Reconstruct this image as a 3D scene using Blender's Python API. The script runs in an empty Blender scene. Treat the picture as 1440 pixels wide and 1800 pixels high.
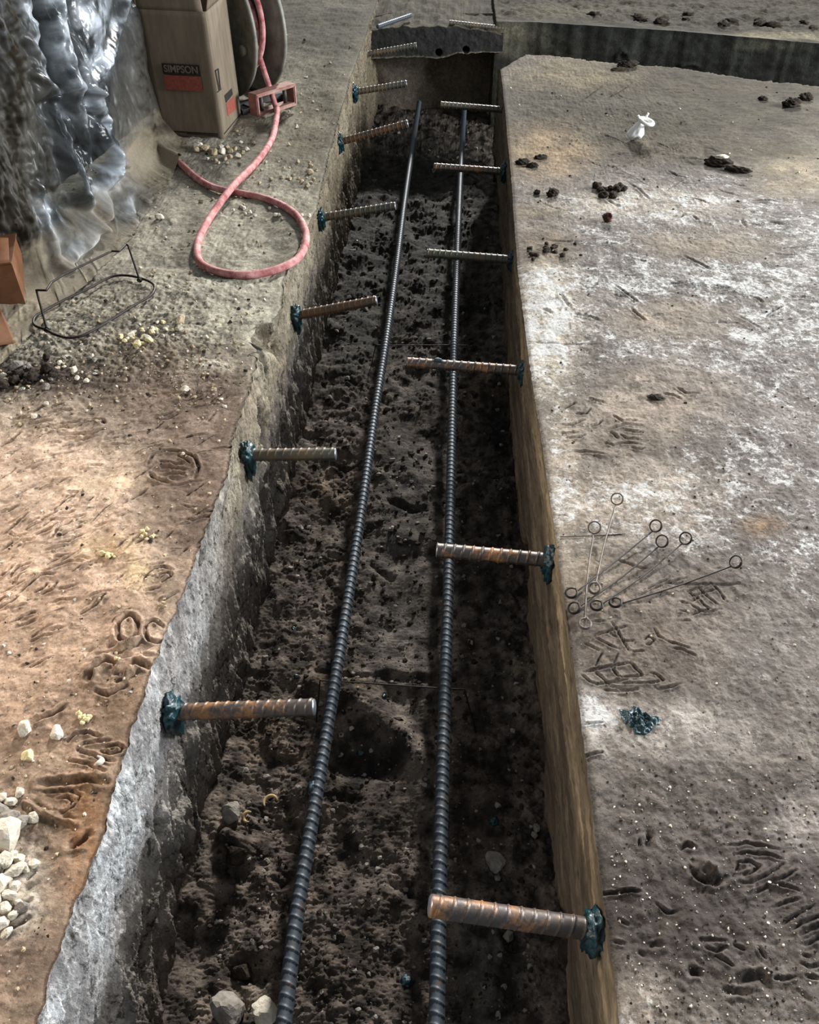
import bpy, bmesh, math, random
import numpy as np
from mathutils import Vector, Matrix
random.seed(7)
SC = bpy.context.scene
COL = SC.collection

# ------------------------------------------------------------------ camera numbers (image taken as 1440 x 1800)
FPX = 1443.0
PITCH, YAW, CAMH = math.radians(42.7), math.radians(2.53), 1.0
_c, _s = math.cos(YAW), math.sin(YAW)
def _rz(v): return np.array([_c*v[0]-_s*v[1], _s*v[0]+_c*v[1], v[2]])
FW = _rz((0, math.cos(PITCH), -math.sin(PITCH)))
RT = _rz((1, 0, 0))
UP = _rz((0, math.sin(PITCH), math.cos(PITCH)))
CAM = np.array([0, 0, CAMH])
def ray(x, y): return FW + RT*((x-720)/FPX) - UP*((y-900)/FPX)
def P(x, y, z=0.0):
    d = ray(x, y); return CAM + d*((z-CAMH)/d[2])
def PX(x, y, X):
    d = ray(x, y); return CAM + d*(X/d[0])
def PY(x, y, Y):
    d = ray(x, y); return CAM + d*(Y/d[1])
def proj(X, Y, Z):
    dx, dy, dz = X, Y, Z-CAMH
    w = dx*FW[0]+dy*FW[1]+dz*FW[2]
    w = np.where(np.abs(w) < 1e-4, 1e-4, w)
    return (720+FPX*(dx*RT[0]+dy*RT[1]+dz*RT[2])/w, 900-FPX*(dx*UP[0]+dy*UP[1]+dz*UP[2])/w)

XL, XR, BED = -0.409, 0.211, -0.50

# ------------------------------------------------------------------ noise
def _hash(ix, iy, seed):
    h = (ix.astype(np.int64)*374761393 + iy.astype(np.int64)*668265263 + seed*2147483647) & 0xffffffff
    h = ((h ^ (h >> 13))*1274126177) & 0xffffffff
    h = (h ^ (h >> 16)) & 0xffffffff
    return h
def noise(x, y, seed=0):
    ix, iy = np.floor(x), np.floor(y)
    fx, fy = x-ix, y-iy
    u = fx*fx*fx*(fx*(fx*6-15)+10); v = fy*fy*fy*(fy*(fy*6-15)+10)
    def g(dx, dy):
        a = _hash(ix+dx, iy+dy, seed)*(2*math.pi/4294967296.0)
        return np.cos(a)*(fx-dx)+np.sin(a)*(fy-dy)
    n00, n10, n01, n11 = g(0, 0), g(1, 0), g(0, 1), g(1, 1)
    return 1.5*((n00*(1-u)+n10*u)*(1-v)+(n01*(1-u)+n11*u)*v)
def fbm(x, y, oct=4, seed=0, gain=0.5, lac=2.03):
    r = 0; a = 1.0
    for o in range(oct):
        r = r + a*noise(x, y, seed+o*17); x = x*lac+3.1; y = y*lac+1.7; a *= gain
    return r
def billow(x, y, oct=3, seed=0):
    r = 0; a = 1.0
    for o in range(oct):
        r = r + a*(np.abs(noise(x, y, seed+o*13))*2-0.5); x = x*2.1; y = y*2.1; a *= 0.5
    return r
def sstep(a, b, x):
    t = np.clip((x-a)/(b-a), 0, 1); return t*t*(3-2*t)
def lin(c):
    c = np.asarray(c, float)/255.0
    return np.where(c <= 0.04045, c/12.92, ((c+0.055)/1.055)**2.4)
def linc(r, g, b): return tuple(lin((r, g, b))) + (1.0,)

# ------------------------------------------------------------------ mesh helpers
def link(o, parent=None):
    COL.objects.link(o)
    if parent is not None: o.parent = parent
    return o
def mesh_np(name, V, F4=None, F3=None, mat=None, parent=None, smooth=True, col=None):
    V = np.asarray(V, np.float32)
    me = bpy.data.meshes.new(name)
    loops = []; sizes = []
    if F4 is not None and len(F4):
        F4 = np.asarray(F4, np.int32); loops.append(F4.ravel()); sizes.append(np.full(len(F4), 4, np.int32))
    if F3 is not None and len(F3):
        F3 = np.asarray(F3, np.int32); loops.append(F3.ravel()); sizes.append(np.full(len(F3), 3, np.int32))
    loops = np.concatenate(loops); sizes = np.concatenate(sizes)
    me.vertices.add(len(V)); me.vertices.foreach_set('co', V.ravel())
    me.loops.add(len(loops)); me.loops.foreach_set('vertex_index', loops)
    me.polygons.add(len(sizes))
    st = np.concatenate([[0], np.cumsum(sizes)[:-1]]).astype(np.int32)
    me.polygons.foreach_set('loop_start', st)
    me.update(calc_edges=True)
    me.polygons.foreach_set('use_smooth', np.full(len(sizes), smooth, bool))
    if col is not None:
        ca = me.color_attributes.new('Col', 'FLOAT_COLOR', 'POINT')
        ca.data.foreach_set('color', np.asarray(col, np.float32).ravel())
    me.validate()
    if mat: me.materials.append(mat)
    return link(bpy.data.objects.new(name, me), parent)
def grid_faces(ny, nx, flip=False):
    i = np.arange(ny*nx).reshape(ny, nx)
    q = np.stack([i[:-1, :-1], i[:-1, 1:], i[1:, 1:], i[1:, :-1]], -1).reshape(-1, 4)
    return q[:, ::-1] if flip else q
def grid(name, X, Y, Z, mat, col=None, flip=False, parent=None):
    ny, nx = X.shape
    V = np.stack([X, Y, Z], -1).reshape(-1, 3)
    if col is not None: col = np.concatenate([col.reshape(-1, col.shape[-1])], 0)
    return mesh_np(name, V, grid_faces(ny, nx, flip), None, mat, parent, True, col)
def bm_obj(name, bm, mat, parent=None, smooth=False):
    me = bpy.data.meshes.new(name); bm.to_mesh(me); bm.free()
    if smooth: me.polygons.foreach_set('use_smooth', np.ones(len(me.polygons), bool))
    if mat: me.materials.append(mat)
    return link(bpy.data.objects.new(name, me), parent)
def thing(name, label, cat, loc, group=None):
    o = bpy.data.objects.new(name, None); o.location = loc; o.empty_display_size = 0.05
    link(o); return tag(o, label, cat, group)
def tag(o, label, cat, group=None, kind=None):
    o['label'] = label; o['category'] = cat
    if group: o['group'] = group
    if kind: o['kind'] = kind
    return o

def spline(pts, step):
    """Catmull-Rom through pts, resampled at about `step`."""
    p = np.asarray(pts, float)
    q = np.vstack([2*p[0]-p[1], p, 2*p[-1]-p[-2]])
    out = []
    for i in range(1, len(q)-2):
        n = max(2, int(np.linalg.norm(q[i+1]-q[i])/(step*0.5)))
        t = np.linspace(0, 1, n, endpoint=False)[:, None]
        out.append(0.5*((2*q[i])+(-q[i-1]+q[i+1])*t+(2*q[i-1]-5*q[i]+4*q[i+1]-q[i+2])*t**2+(-q[i-1]+3*q[i]-3*q[i+1]+q[i+2])*t**3))
    out = np.vstack(out+[p[-1:]])
    d = np.concatenate([[0], np.cumsum(np.linalg.norm(np.diff(out, axis=0), axis=1))])
    n = max(2, int(d[-1]/step)+1)
    s = np.linspace(0, d[-1], n)
    return np.stack([np.interp(s, d, out[:, k]) for k in range(3)], -1)
def densify(pts, step):
    p = np.asarray(pts, float)
    d = np.concatenate([[0], np.cumsum(np.linalg.norm(np.diff(p, axis=0), axis=1))])
    s = np.unique(np.concatenate([np.linspace(0, d[-1], max(2, int(d[-1]/step)+1)), d]))
    return np.stack([np.interp(s, d, p[:, k]) for k in range(p.shape[1])], -1)
def frames(path, up0=None):
    t = np.gradient(path, axis=0); t /= np.linalg.norm(t, axis=1)[:, None]
    n = np.zeros_like(t)
    v = np.array([0, 0, 1.0]) if up0 is None else np.asarray(up0, float)
    if abs(v @ t[0]) > 0.95: v = np.array([0.3, 1, 0.2])
    for i in range(len(t)):
        v = v - t[i]*(v @ t[i]); v /= np.linalg.norm(v); n[i] = v
    b = np.cross(t, n)
    return t, n, b
def tube_vf(path, r, seg=10, closed=False, rfun=None):
    path = np.asarray(path, float); m = len(path)
    if closed:
        t = np.roll(path, -1, 0)-np.roll(path, 1, 0); t /= np.linalg.norm(t, axis=1)[:, None]
        n = np.zeros_like(t); v = np.array([0.13, 0.2, 1.0])
        for i in range(m):
            v = v-t[i]*(v @ t[i]); v /= np.linalg.norm(v); n[i] = v
        b = np.cross(t, n)
    else:
        t, n, b = frames(path)
    th = np.linspace(0, 2*math.pi, seg, endpoint=False)
    d = np.concatenate([[0], np.cumsum(np.linalg.norm(np.diff(path, axis=0), axis=1))])
    R = np.full((m, seg), r) if rfun is None else rfun(d[:, None], th[None, :])
    V = path[:, None, :]+R[..., None]*(np.cos(th)[None, :, None]*n[:, None, :]+np.sin(th)[None, :, None]*b[:, None, :])
    V = V.reshape(-1, 3)
    i = np.arange(m*seg).reshape(m, seg); j = np.roll(i, -1, 1)
    if closed:
        F = np.stack([i, j, np.roll(j, -1, 0), np.roll(i, -1, 0)], -1).reshape(-1, 4)
        return V, F[:, ::-1], np.zeros((0, 3), int)
    F = np.stack([i[:-1], i[1:], j[1:], j[:-1]], -1).reshape(-1, 4)
    V = np.vstack([V, path[:1], path[-1:]])
    a, c = m*seg, m*seg+1
    T = np.vstack([np.stack([np.full(seg, a), i[0], j[0]], -1), np.stack([np.full(seg, c), j[-1], i[-1]], -1)])
    return V, F[:, ::-1][:, ::-1], T
def tube(name, path, r, mat, parent=None, seg=10, off=(0, 0, 0), closed=False, rfun=None):
    V, F, T = tube_vf(path, r, seg, closed, rfun)
    return mesh_np(name, V-np.asarray(off), F, T, mat, parent)
def rebar_fun(r0, period=0.0155, h=0.0018, phase=0.0):
    def f(s, th):
        ph = (s/period+0.22*np.sin(th)+phase) % 1.0
        rib = np.exp(-((ph-0.5)/0.085)**2)*(1-np.exp(-(np.cos(th)/0.30)**2))
        lng = np.exp(-(np.cos(th)/0.14)**2)
        return r0+h*rib+0.8*h*lng
    return f

# ------------------------------------------------------------------ stamps: marks pressed into dust or a wall, given as lines
class Stamp:
    taper = False
    def __init__(self, pts, w, d, rim=0.5):
        self.p = np.asarray(pts, float)[:, :2]; self.w = w; self.d = d; self.rim = rim
    def apply(self, A, B, H, k=1.0):
        w4 = self.w*4
        lo = self.p.min(0)-w4; hi = self.p.max(0)+w4
        m = (A > lo[0]) & (A < hi[0]) & (B > lo[1]) & (B < hi[1])
        if not m.any(): return
        a, b = A[m], B[m]
        dist = np.full(a.shape, 1e9); along = np.zeros(a.shape); run = 0.0
        tot = np.hypot(*np.diff(self.p, axis=0).T).sum()+1e-9
        for (x0, y0), (x1, y1) in zip(self.p[:-1], self.p[1:]):
            dx, dy = x1-x0, y1-y0; L = dx*dx+dy*dy+1e-12
            t = np.clip(((a-x0)*dx+(b-y0)*dy)/L, 0, 1)
            q = np.hypot(a-x0-t*dx, b-y0-t*dy)
            along = np.where(q < dist, (run+t*math.sqrt(L))/tot, along); dist = np.minimum(dist, q); run += math.sqrt(L)
        if self.taper:
            e = np.minimum(along, 1-along)
            k = k*(0.35+0.65*sstep(0.0, 0.22, e))*(0.92+0.35*noise(a*60, b*60, 7))
            dist = dist*(1+0.28*noise(a*120, b*120, 9))
        H[m] += k*self.d*(np.exp(-(dist/self.w)**2)-self.rim*np.exp(-((dist-2.0*self.w)/(0.9*self.w))**2))
def FS(px, w=3.6, d=-3.2, rim=0.55):     # mark on the floor, traced on the photograph, size in mm
    s = Stamp([P(x, y)[:2] for x, y in px], w*0.60e-3, d*1.2e-3, rim*0.8); s.taper = True
    return s
def zoomed(pts, k, ox, oy): return [(x/k+ox, y/k+oy) for x, y in pts]

# ------------------------------------------------------------------ materials
def new_mat(name):
    m = bpy.data.materials.new(name); m.use_nodes = True
    nt = m.node_tree; b = nt.nodes['Principled BSDF']
    return m, nt, b
def N(nt, typ, **kw):
    n = nt.nodes.new(typ)
    for k, v in kw.items(): setattr(n, k, v)
    return n
def noise_node(nt, vec, scale, detail=6, rough=0.6, dist=0.0):
    n = N(nt, 'ShaderNodeTexNoise'); n.inputs['Scale'].default_value = scale
    n.inputs['Detail'].default_value = detail; n.inputs['Roughness'].default_value = rough; n.inputs['Distortion'].default_value = dist
    nt.links.new(vec, n.inputs['Vector']); return n.outputs['Fac']
def ramp(nt, fac, stops):
    r = N(nt, 'ShaderNodeValToRGB'); e = r.color_ramp.elements
    while len(e) > 1: e.remove(e[-1])
    for i, (p, c) in enumerate(stops):
        el = e[0] if i == 0 else e.new(p)
        el.position = p; el.color = c if len(c) == 4 else tuple(c)+(1,)
    nt.links.new(fac, r.inputs['Fac']); return r.outputs['Color']
def mixc(nt, fac, a, b, mode='MIX'):
    m = N(nt, 'ShaderNodeMix', data_type='RGBA', blend_type=mode)
    for s, v in ((m.inputs['Factor'], fac), (m.inputs['A'], a), (m.inputs['B'], b)):
        pass
    def put(sock, v):
        if isinstance(v, (int, float)): sock.default_value = v
        elif isinstance(v, tuple): sock.default_value = v
        else: nt.links.new(v, sock)
    put(m.inputs[0], fac); put(m.inputs[6], a); put(m.inputs[7], b)
    return m.outputs[2]
def mathn(nt, op, a, b=0.0, clamp=False):
    m = N(nt, 'ShaderNodeMath', operation=op); m.use_clamp = clamp
    for i, v in ((0, a), (1, b)):
        if isinstance(v, (int, float)): m.inputs[i].default_value = v
        else: nt.links.new(v, m.inputs[i])
    return m.outputs[0]
def bump(nt, b, h, strength, dist=0.004):
    n = N(nt, 'ShaderNodeBump'); n.inputs['Strength'].default_value = strength; n.inputs['Distance'].default_value = dist
    nt.links.new(h, n.inputs['Height']); nt.links.new(n.outputs['Normal'], b.inputs['Normal'])
def objcoord(nt, stretch=None):
    t = N(nt, 'ShaderNodeTexCoord')
    if stretch is None: return t.outputs['Object']
    m = N(nt, 'ShaderNodeMapping'); m.inputs['Scale'].default_value = stretch
    nt.links.new(t.outputs['Object'], m.inputs['Vector']); return m.outputs['Vector']

def earth_mat(name, white=(0.62, 0.60, 0.57, 1), grit=1.0, rough=0.95, bs=0.55, stretch=None, blotch=1.0, pits=0.0):
    """Dusty ground: base colour from the Col attribute, pale bare concrete where its alpha is high, grit specks, fine relief."""
    m, nt, b = new_mat(name)
    at = N(nt, 'ShaderNodeVertexColor', layer_name='Col')
    v = objcoord(nt, stretch)
    n1 = noise_node(nt, v, 9, 8, 0.65, 0.3)
    n2 = noise_node(nt, v, 55, 8, 0.7, 0.4)
    n3 = noise_node(nt, v, 240, 5, 0.7)
    mot = mathn(nt, 'ADD', mathn(nt, 'MULTIPLY', n1, 0.65*blotch), mathn(nt, 'ADD', mathn(nt, 'MULTIPLY', n2, 0.75), mathn(nt, 'MULTIPLY', n3, 0.40)))
    f = ramp(nt, mot, [(0.60, (0.50, 0.48, 0.47)), (0.9, (1.0, 1.0, 1.0)), (1.18, (1.55, 1.56, 1.56))])
    c = mixc(nt, 1.0, at.outputs['Color'], f, 'MULTIPLY')
    # bare pale concrete showing through the dust
    n4 = noise_node(nt, v, 16, 10, 0.72, 0.8)
    n5 = noise_node(nt, v, 80, 6, 0.75, 0.5)
    s = mathn(nt, 'ADD', mathn(nt, 'MULTIPLY', n4, 0.62), mathn(nt, 'ADD', mathn(nt, 'MULTIPLY', n5, 0.50), mathn(nt, 'MULTIPLY', n3, 0.18)))
    s = mathn(nt, 'ADD', s, at.outputs['Alpha'])
    w = N(nt, 'ShaderNodeMapRange'); w.inputs['From Min'].default_value = 0.985; w.inputs['From Max'].default_value = 1.075
    nt.links.new(s, w.inputs['Value'])
    c = mixc(nt, w.outputs['Result'], c, white)
    # dark grit
    n6 = noise_node(nt, v, 130, 3, 0.6, 0.2)
    g = ramp(nt, n6, [(0.30, (0.25, 0.24, 0.23)), (0.42, (1, 1, 1))])
    c = mixc(nt, 0.8*grit, c, mixc(nt, 1.0, c, g, 'MULTIPLY'))
    if pits:
        n7 = noise_node(nt, v, 42, 6, 0.75, 0.6)
        c = mixc(nt, pits, c, mixc(nt, 1.0, c, ramp(nt, n7, [(0.36, (0.16, 0.15, 0.14)), (0.47, (1, 1, 1))]), 'MULTIPLY'))
    nt.links.new(c, b.inputs['Base Color'])
    b.inputs['Roughness'].default_value = rough
    b.inputs['Specular IOR Level'].default_value = 0.25
    hh = mathn(nt, 'ADD', mathn(nt, 'MULTIPLY', n2, 1.0), mathn(nt, 'MULTIPLY', n3, 0.5))
    hh = mathn(nt, 'ADD', hh, mathn(nt, 'MULTIPLY', n6, 0.5))
    bump(nt, b, hh, bs, 0.006)
    return m

def simple_mat(name, c1, c2, scale=20, rough=0.7, metal=0.0, spec=0.5, bs=0.3, bdist=0.002, lo=0.35, hi=0.65, stretch=None, detail=6):
    m, nt, b = new_mat(name)
    v = objcoord(nt, stretch)
    n = noise_node(nt, v, scale, detail, 0.65, 0.2)
    c = ramp(nt, n, [(lo, c1), (hi, c2)])
    nt.links.new(c, b.inputs['Base Color'])
    b.inputs['Roughness'].default_value = rough; b.inputs['Metallic'].default_value = metal
    b.inputs['Specular IOR Level'].default_value = spec
    if bs: bump(nt, b, noise_node(nt, v, scale*5, 4, 0.6), bs, bdist)
    return m
def steel_mat(name, steel, rust, amount, rough=0.42, metal=0.75):
    m, nt, b = new_mat(name)
    v = objcoord(nt)
    n = noise_node(nt, v, 26, 7, 0.7, 0.5)
    fine = noise_node(nt, v, 260, 3, 0.6)
    s = mathn(nt, 'ADD', mathn(nt, 'MULTIPLY', n, 0.8), mathn(nt, 'MULTIPLY', fine, 0.2))
    w = N(nt, 'ShaderNodeMapRange'); w.inputs['From Min'].default_value = 0.62-amount*0.3; w.inputs['From Max'].default_value = 0.74-amount*0.3
    nt.links.new(s, w.inputs['Value'])
    c = mixc(nt, w.outputs['Result'], steel, rust)
    nt.links.new(c, b.inputs['Base Color'])
    mt = mathn(nt, 'MULTIPLY', mathn(nt, 'SUBTRACT', 1.0, w.outputs['Result']), metal)
    nt.links.new(mt, b.inputs['Metallic'])
    b.inputs['Roughness'].default_value = rough
    bump(nt, b, fine, 0.25, 0.001)
    return m

M = {}
M['floor_l'] = earth_mat('dust_over_concrete_tan', white=linc(206, 202, 190), grit=0.8, bs=0.38)
M['floor_r'] = earth_mat('worn_pale_concrete', white=linc(182, 181, 178), grit=1.0, bs=0.42)
M['wall_l'] = earth_mat('broken_grey_concrete', white=linc(198, 200, 200), grit=1.0, bs=1.0, stretch=(1, 1.0, 0.6), pits=1.0)
M['wall_r'] = earth_mat('brown_stained_cut_face', white=linc(136, 122, 100), grit=0.9, bs=0.7, stretch=(1, 0.16, 1))
M['bed'] = earth_mat('dark_moist_soil', white=linc(128, 112, 94), grit=1.0, bs=0.9, rough=0.85)
M['far'] = earth_mat('grey_green_concrete', white=linc(130, 124, 108), grit=0.9, bs=0.6)
M['steel_dark'] = steel_mat('blue_grey_mill_steel', linc(74, 82, 90), linc(92, 68, 50), 0.25, 0.55, 0.35)
M['steel_rust'] = steel_mat('rusty_steel', linc(84, 78, 75), linc(138, 96, 58), 0.45, 0.45, 0.6)
M['steel_brown'] = steel_mat('brown_steel', linc(82, 76, 70), linc(96, 68, 46), 0.7, 0.5, 0.6)
M['steel_olive'] = steel_mat('dull_olive_steel', linc(84, 84, 76), linc(96, 80, 58), 0.5, 0.5, 0.5)
M['cut_end'] = steel_mat('sawn_steel_end', linc(150, 156, 165), linc(150, 104, 66), 0.3, 0.35, 0.8)
M['wire'] = simple_mat('black_annealed_wire', linc(30, 27, 25), linc(52, 46, 42), 80, 0.5, 0.6, 0.5, 0.0)
M['wire_pale'] = simple_mat('dusty_grey_wire', linc(84, 76, 70), linc(112, 104, 97), 80, 0.5, 0.5, 0.5, 0.0)
M['epoxy'] = simple_mat('dark_teal_epoxy', linc(10, 38, 44), linc(26, 66, 74), 60, 0.22, 0.0, 0.6, 0.5, 0.003)
M['hose'] = simple_mat('dusty_red_rubber', linc(140, 68, 68), linc(200, 150, 146), 34, 0.75, 0.0, 0.3, 0.25, 0.001)
M['card'] = simple_mat('brown_cardboard', linc(104, 93, 79), linc(122, 110, 94), 40, 0.9, 0.0, 0.2, 0.1, 0.001, stretch=(1, 1, 0.2))
M['card_in'] = simple_mat('pale_cardboard', linc(160, 140, 114), linc(176, 155, 128), 40, 0.9, 0.0, 0.2, 0.1, 0.001)
M['card_or'] = simple_mat('orange_brown_cardboard', linc(92, 60, 38), linc(116, 78, 52), 14, 0.85, 0.0, 0.25, 0.15, 0.001)
M['ink_black'] = simple_mat('black_print', linc(36, 33, 30), linc(52, 47, 42), 120, 0.8, 0, 0.2, 0)
M['ink_red'] = simple_mat('red_print', linc(122, 62, 52), linc(146, 82, 68), 120, 0.8, 0, 0.2, 0)
M['reel'] = simple_mat('dusty_grey_steel_plate', linc(104, 104, 98), linc(142, 140, 130), 22, 0.6, 0.3, 0.4, 0.15, 0.001)
M['reel_in'] = simple_mat('dusty_red_painted_steel', linc(128, 86, 78), linc(166, 132, 120), 22, 0.6, 0.1, 0.4, 0.15, 0.001)
M['reel_base'] = simple_mat('black_painted_steel', linc(48, 48, 46), linc(74, 72, 68), 30, 0.55, 0.2, 0.4, 0.1, 0.001)
M['stone'] = simple_mat('pale_concrete_chip', linc(176, 166, 148), linc(214, 206, 190), 60, 0.95, 0, 0.2, 0.5, 0.003)
M['stone_tan'] = simple_mat('tan_concrete_chip', linc(148, 132, 106), linc(180, 164, 136), 60, 0.95, 0, 0.2, 0.5, 0.003)
M['stone_grey'] = simple_mat('grey_stone', linc(110, 104, 96), linc(150, 143, 134), 50, 0.95, 0, 0.2, 0.6, 0.003)
M['clod'] = simple_mat('dark_dirt_clod', linc(36, 31, 27), linc(66, 58, 50), 70, 0.95, 0, 0.15, 0.8, 0.004)
M['foam'] = simple_mat('pale_yellow_crumb', linc(200, 184, 136), linc(226, 212, 168), 90, 0.9, 0, 0.2, 0.6, 0.003)
M['white'] = simple_mat('white_plastic', linc(226, 226, 222), linc(240, 240, 236), 40, 0.45, 0, 0.5, 0.05, 0.001)
M['bark'] = simple_mat('brown_curled_shaving', linc(150, 126, 90), linc(190, 166, 124), 60, 0.9, 0, 0.2, 0.3, 0.002)

def sheet_material():
    m, nt, b = new_mat('dusty_clear_plastic_sheeting')
    at = N(nt, 'ShaderNodeVertexColor', layer_name='Col')
    v = objcoord(nt)
    n1 = noise_node(nt, v, 12, 8, 0.65, 0.6); n2 = noise_node(nt, v, 120, 4, 0.7)
    film = ramp(nt, n1, [(0.35, linc(56, 60, 62)), (0.7, linc(98, 104, 108))])
    dustc = mixc(nt, n2, linc(104, 94, 78), linc(160, 150, 130))
    d = mathn(nt, 'ADD', at.outputs['Alpha'], mathn(nt, 'MULTIPLY', mathn(nt, 'SUBTRACT', n1, 0.5), 0.5), True)
    sep = N(nt, 'ShaderNodeSeparateColor'); nt.links.new(at.outputs['Color'], sep.inputs['Color'])
    fold_highlight = sep.outputs['Red']; dirt = sep.outputs['Green']
    film = mixc(nt, fold_highlight, film, ramp(nt, n1, [(0.3, linc(150, 158, 166)), (0.7, linc(214, 222, 230))]))  # bright folds: highlights painted into the film colour
    c = mixc(nt, d, film, dustc)
    c = mixc(nt, dirt, c, linc(40, 36, 29))  # film dirt, and fold shade painted dark
    nt.links.new(c, b.inputs['Base Color'])
    r = N(nt, 'ShaderNodeMapRange'); r.inputs['To Min'].default_value = 0.22; r.inputs['To Max'].default_value = 0.85
    nt.links.new(mathn(nt, 'MAXIMUM', d, dirt), r.inputs['Value']); nt.links.new(r.outputs['Result'], b.inputs['Roughness'])
    sp = mathn(nt, 'MULTIPLY', mathn(nt, 'SUBTRACT', 1.0, mathn(nt, 'MAXIMUM', d, dirt)), 0.8)
    nt.links.new(mathn(nt, 'ADD', sp, 0.06), b.inputs['Specular IOR Level'])
    bump(nt, b, noise_node(nt, v, 40, 5, 0.6, 0.8), 0.25, 0.006)
    tr = N(nt, 'ShaderNodeBsdfTransparent'); tr.inputs['Color'].default_value = (0.72, 0.75, 0.77, 1)
    mx = N(nt, 'ShaderNodeMixShader')
    op = N(nt, 'ShaderNodeMapRange'); op.inputs['To Min'].default_value = 0.30; op.inputs['To Max'].default_value = 0.97
    nt.links.new(mathn(nt, 'MAXIMUM', mathn(nt, 'MAXIMUM', d, mathn(nt, 'MULTIPLY', fold_highlight, 0.9)), dirt), op.inputs['Value']); nt.links.new(op.outputs['Result'], mx.inputs['Fac'])
    nt.links.new(tr.outputs[0], mx.inputs[1]); nt.links.new(b.outputs[0], mx.inputs[2])
    out = nt.nodes['Material Output']; nt.links.new(mx.outputs[0], out.inputs['Surface'])
    return m
M['sheet'] = sheet_material()

# ------------------------------------------------------------------ trench edges
LE = [(60, 1815), (131, 1592), (185, 1452), (190, 1420), (204, 1372), (214, 1350), (243, 1257), (272, 1160), (320, 1050), (360, 930), (400, 830),
      (409, 775), (435, 698), (455, 620), (440, 596), (451, 571), (478, 567), (495, 544), (498, 493), (511, 464), (557, 367),
      (580, 271), (596, 208), (618, 134), (637, 83), (650, 40)]
RE = [(1088, 1800), (1080, 1714), (1062, 1585), (1049, 1493), (1029, 1328), (1013, 1200), (979, 961), (969, 891), (951, 770),
      (927, 614), (910, 471), (900, 330), (893, 250), (888, 190), (880, 121)]
def _edge(pts, x0, amp, seed):
    q = np.array([P(*p)[:2] for p in pts])
    def f(Y):
        Y = np.asarray(Y, float)
        base = np.interp(Y, q[:, 1], q[:, 0], left=x0, right=x0)
        return base+amp*fbm(Y*38, Y*0+seed, 4, seed)*0.6+amp*0.5*noise(Y*7, Y*0+seed+.5, seed)
    return f
edgeL = _edge(LE, XL, 0.006, 31)
edgeR = _edge(RE, XR, 0.0022, 47)
NEAR = np.array([P(*p)[:2] for p in [(880, 121), (926, 96), (1102, 111), (1255, 129), (1440, 151)]])
FARL = np.array([P(*p)[:2] for p in [(874, 38), (936, 38), (1190, 54), (1440, 76)]])
def lineY(q, X):
    X = np.asarray(X, float)
    y = np.interp(X, q[:, 0], q[:, 1])
    sl = (q[-1, 1]-q[-2, 1])/(q[-1, 0]-q[-2, 0])
    return np.where(X > q[-1, 0], q[-1, 1]+sl*(X-q[-1, 0]), y)

# ------------------------------------------------------------------ footprints and scrapes
LEFT = []
Z4 = lambda p: zoomed(p, 4.5, 0, 880)
ZA = lambda p: zoomed(p, 4.8, 0, 640)
ZP = lambda p: zoomed(p, 3.6, 0, 1200)
for s in [[(100, 480), (180, 465), (270, 455)], [(230, 430), (320, 405), (410, 350)], [(230, 520), (330, 505), (440, 490)],
          [(320, 555), (420, 545), (520, 510)], [(410, 435), (500, 410), (590, 395)], [(430, 560), (520, 545), (600, 540)],
          [(500, 600), (600, 595), (780, 600), (880, 560)], [(540, 515), (640, 500), (740, 470)], [(540, 690), (640, 655), (780, 625)],
          [(410, 680), (500, 660)], [(780, 470), (860, 470), (885, 510)], [(540, 460), (600, 430)], [(680, 520), (760, 495)],
          [(690, 910), (760, 875), (850, 865)], [(170, 580), (90, 650), (0, 690)], [(440, 380), (530, 350)]]:
    LEFT.append(FS(ZA(s), 5.5, -4.6))
for s in [[(1260, 960), (1310, 990), (1390, 1005)], [(880, 650), (1000, 620)], [(930, 690), (1100, 675)], [(1300, 435), (1440, 395)]]:
    LEFT.append(FS(ZA(s), 4.5, -3))
for s in [[(262, 822), (270, 806), (290, 797), (320, 797), (343, 808), (350, 825), (343, 842)], [(264, 836), (280, 849), (302, 853)],
          [(283, 816), (310, 822), (326, 818)], [(288, 827), (326, 829)], [(290, 839), (324, 837)], [(316, 805), (336, 818)]]:
    LEFT.append(FS(s, 4.5, -5))
for s in [[(230, 180), (310, 145)], [(330, 160), (450, 105)], [(350, 210), (480, 120), (590, 95)], [(290, 270), (400, 235), (490, 175)],
          [(400, 320), (470, 220), (600, 160)], [(500, 275), (570, 235), (640, 200)], [(450, 345), (540, 315), (660, 265)],
          [(60, 240), (120, 275), (200, 265)], [(180, 320), (260, 310)], [(350, 400), (440, 380), (520, 350)], [(430, 450), (540, 425)],
          [(330, 565), (400, 550), (440, 525), (560, 490), (650, 495)], [(20, 590), (60, 560), (100, 510)], [(70, 610), (150, 530), (250, 495)],
          [(110, 660), (150, 600), (210, 570)], [(230, 670), (300, 610), (340, 590), (430, 585)], [(280, 720), (340, 700), (370, 660)],
          [(340, 730), (420, 705), (450, 650)], [(0, 790), (80, 740)], [(0, 850), (80, 810), (140, 760)], [(90, 860), (190, 820)],
          [(210, 905), (280, 880)], [(640, 555), (720, 520)]]:
    LEFT.append(FS(Z4(s), 3.9, -4.2))
for s in [[(1140, 680), (1170, 610), (1220, 560), (1300, 540), (1370, 560)], [(1150, 735), (1270, 705)], [(1170, 550), (1290, 505)],
          [(1230, 650), (1270, 600), (1350, 590), (1360, 620), (1290, 660)], [(640, 910), (760, 850), (840, 770)]]:
    LEFT.append(FS(Z4(s), 3.6, -3.6))
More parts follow.
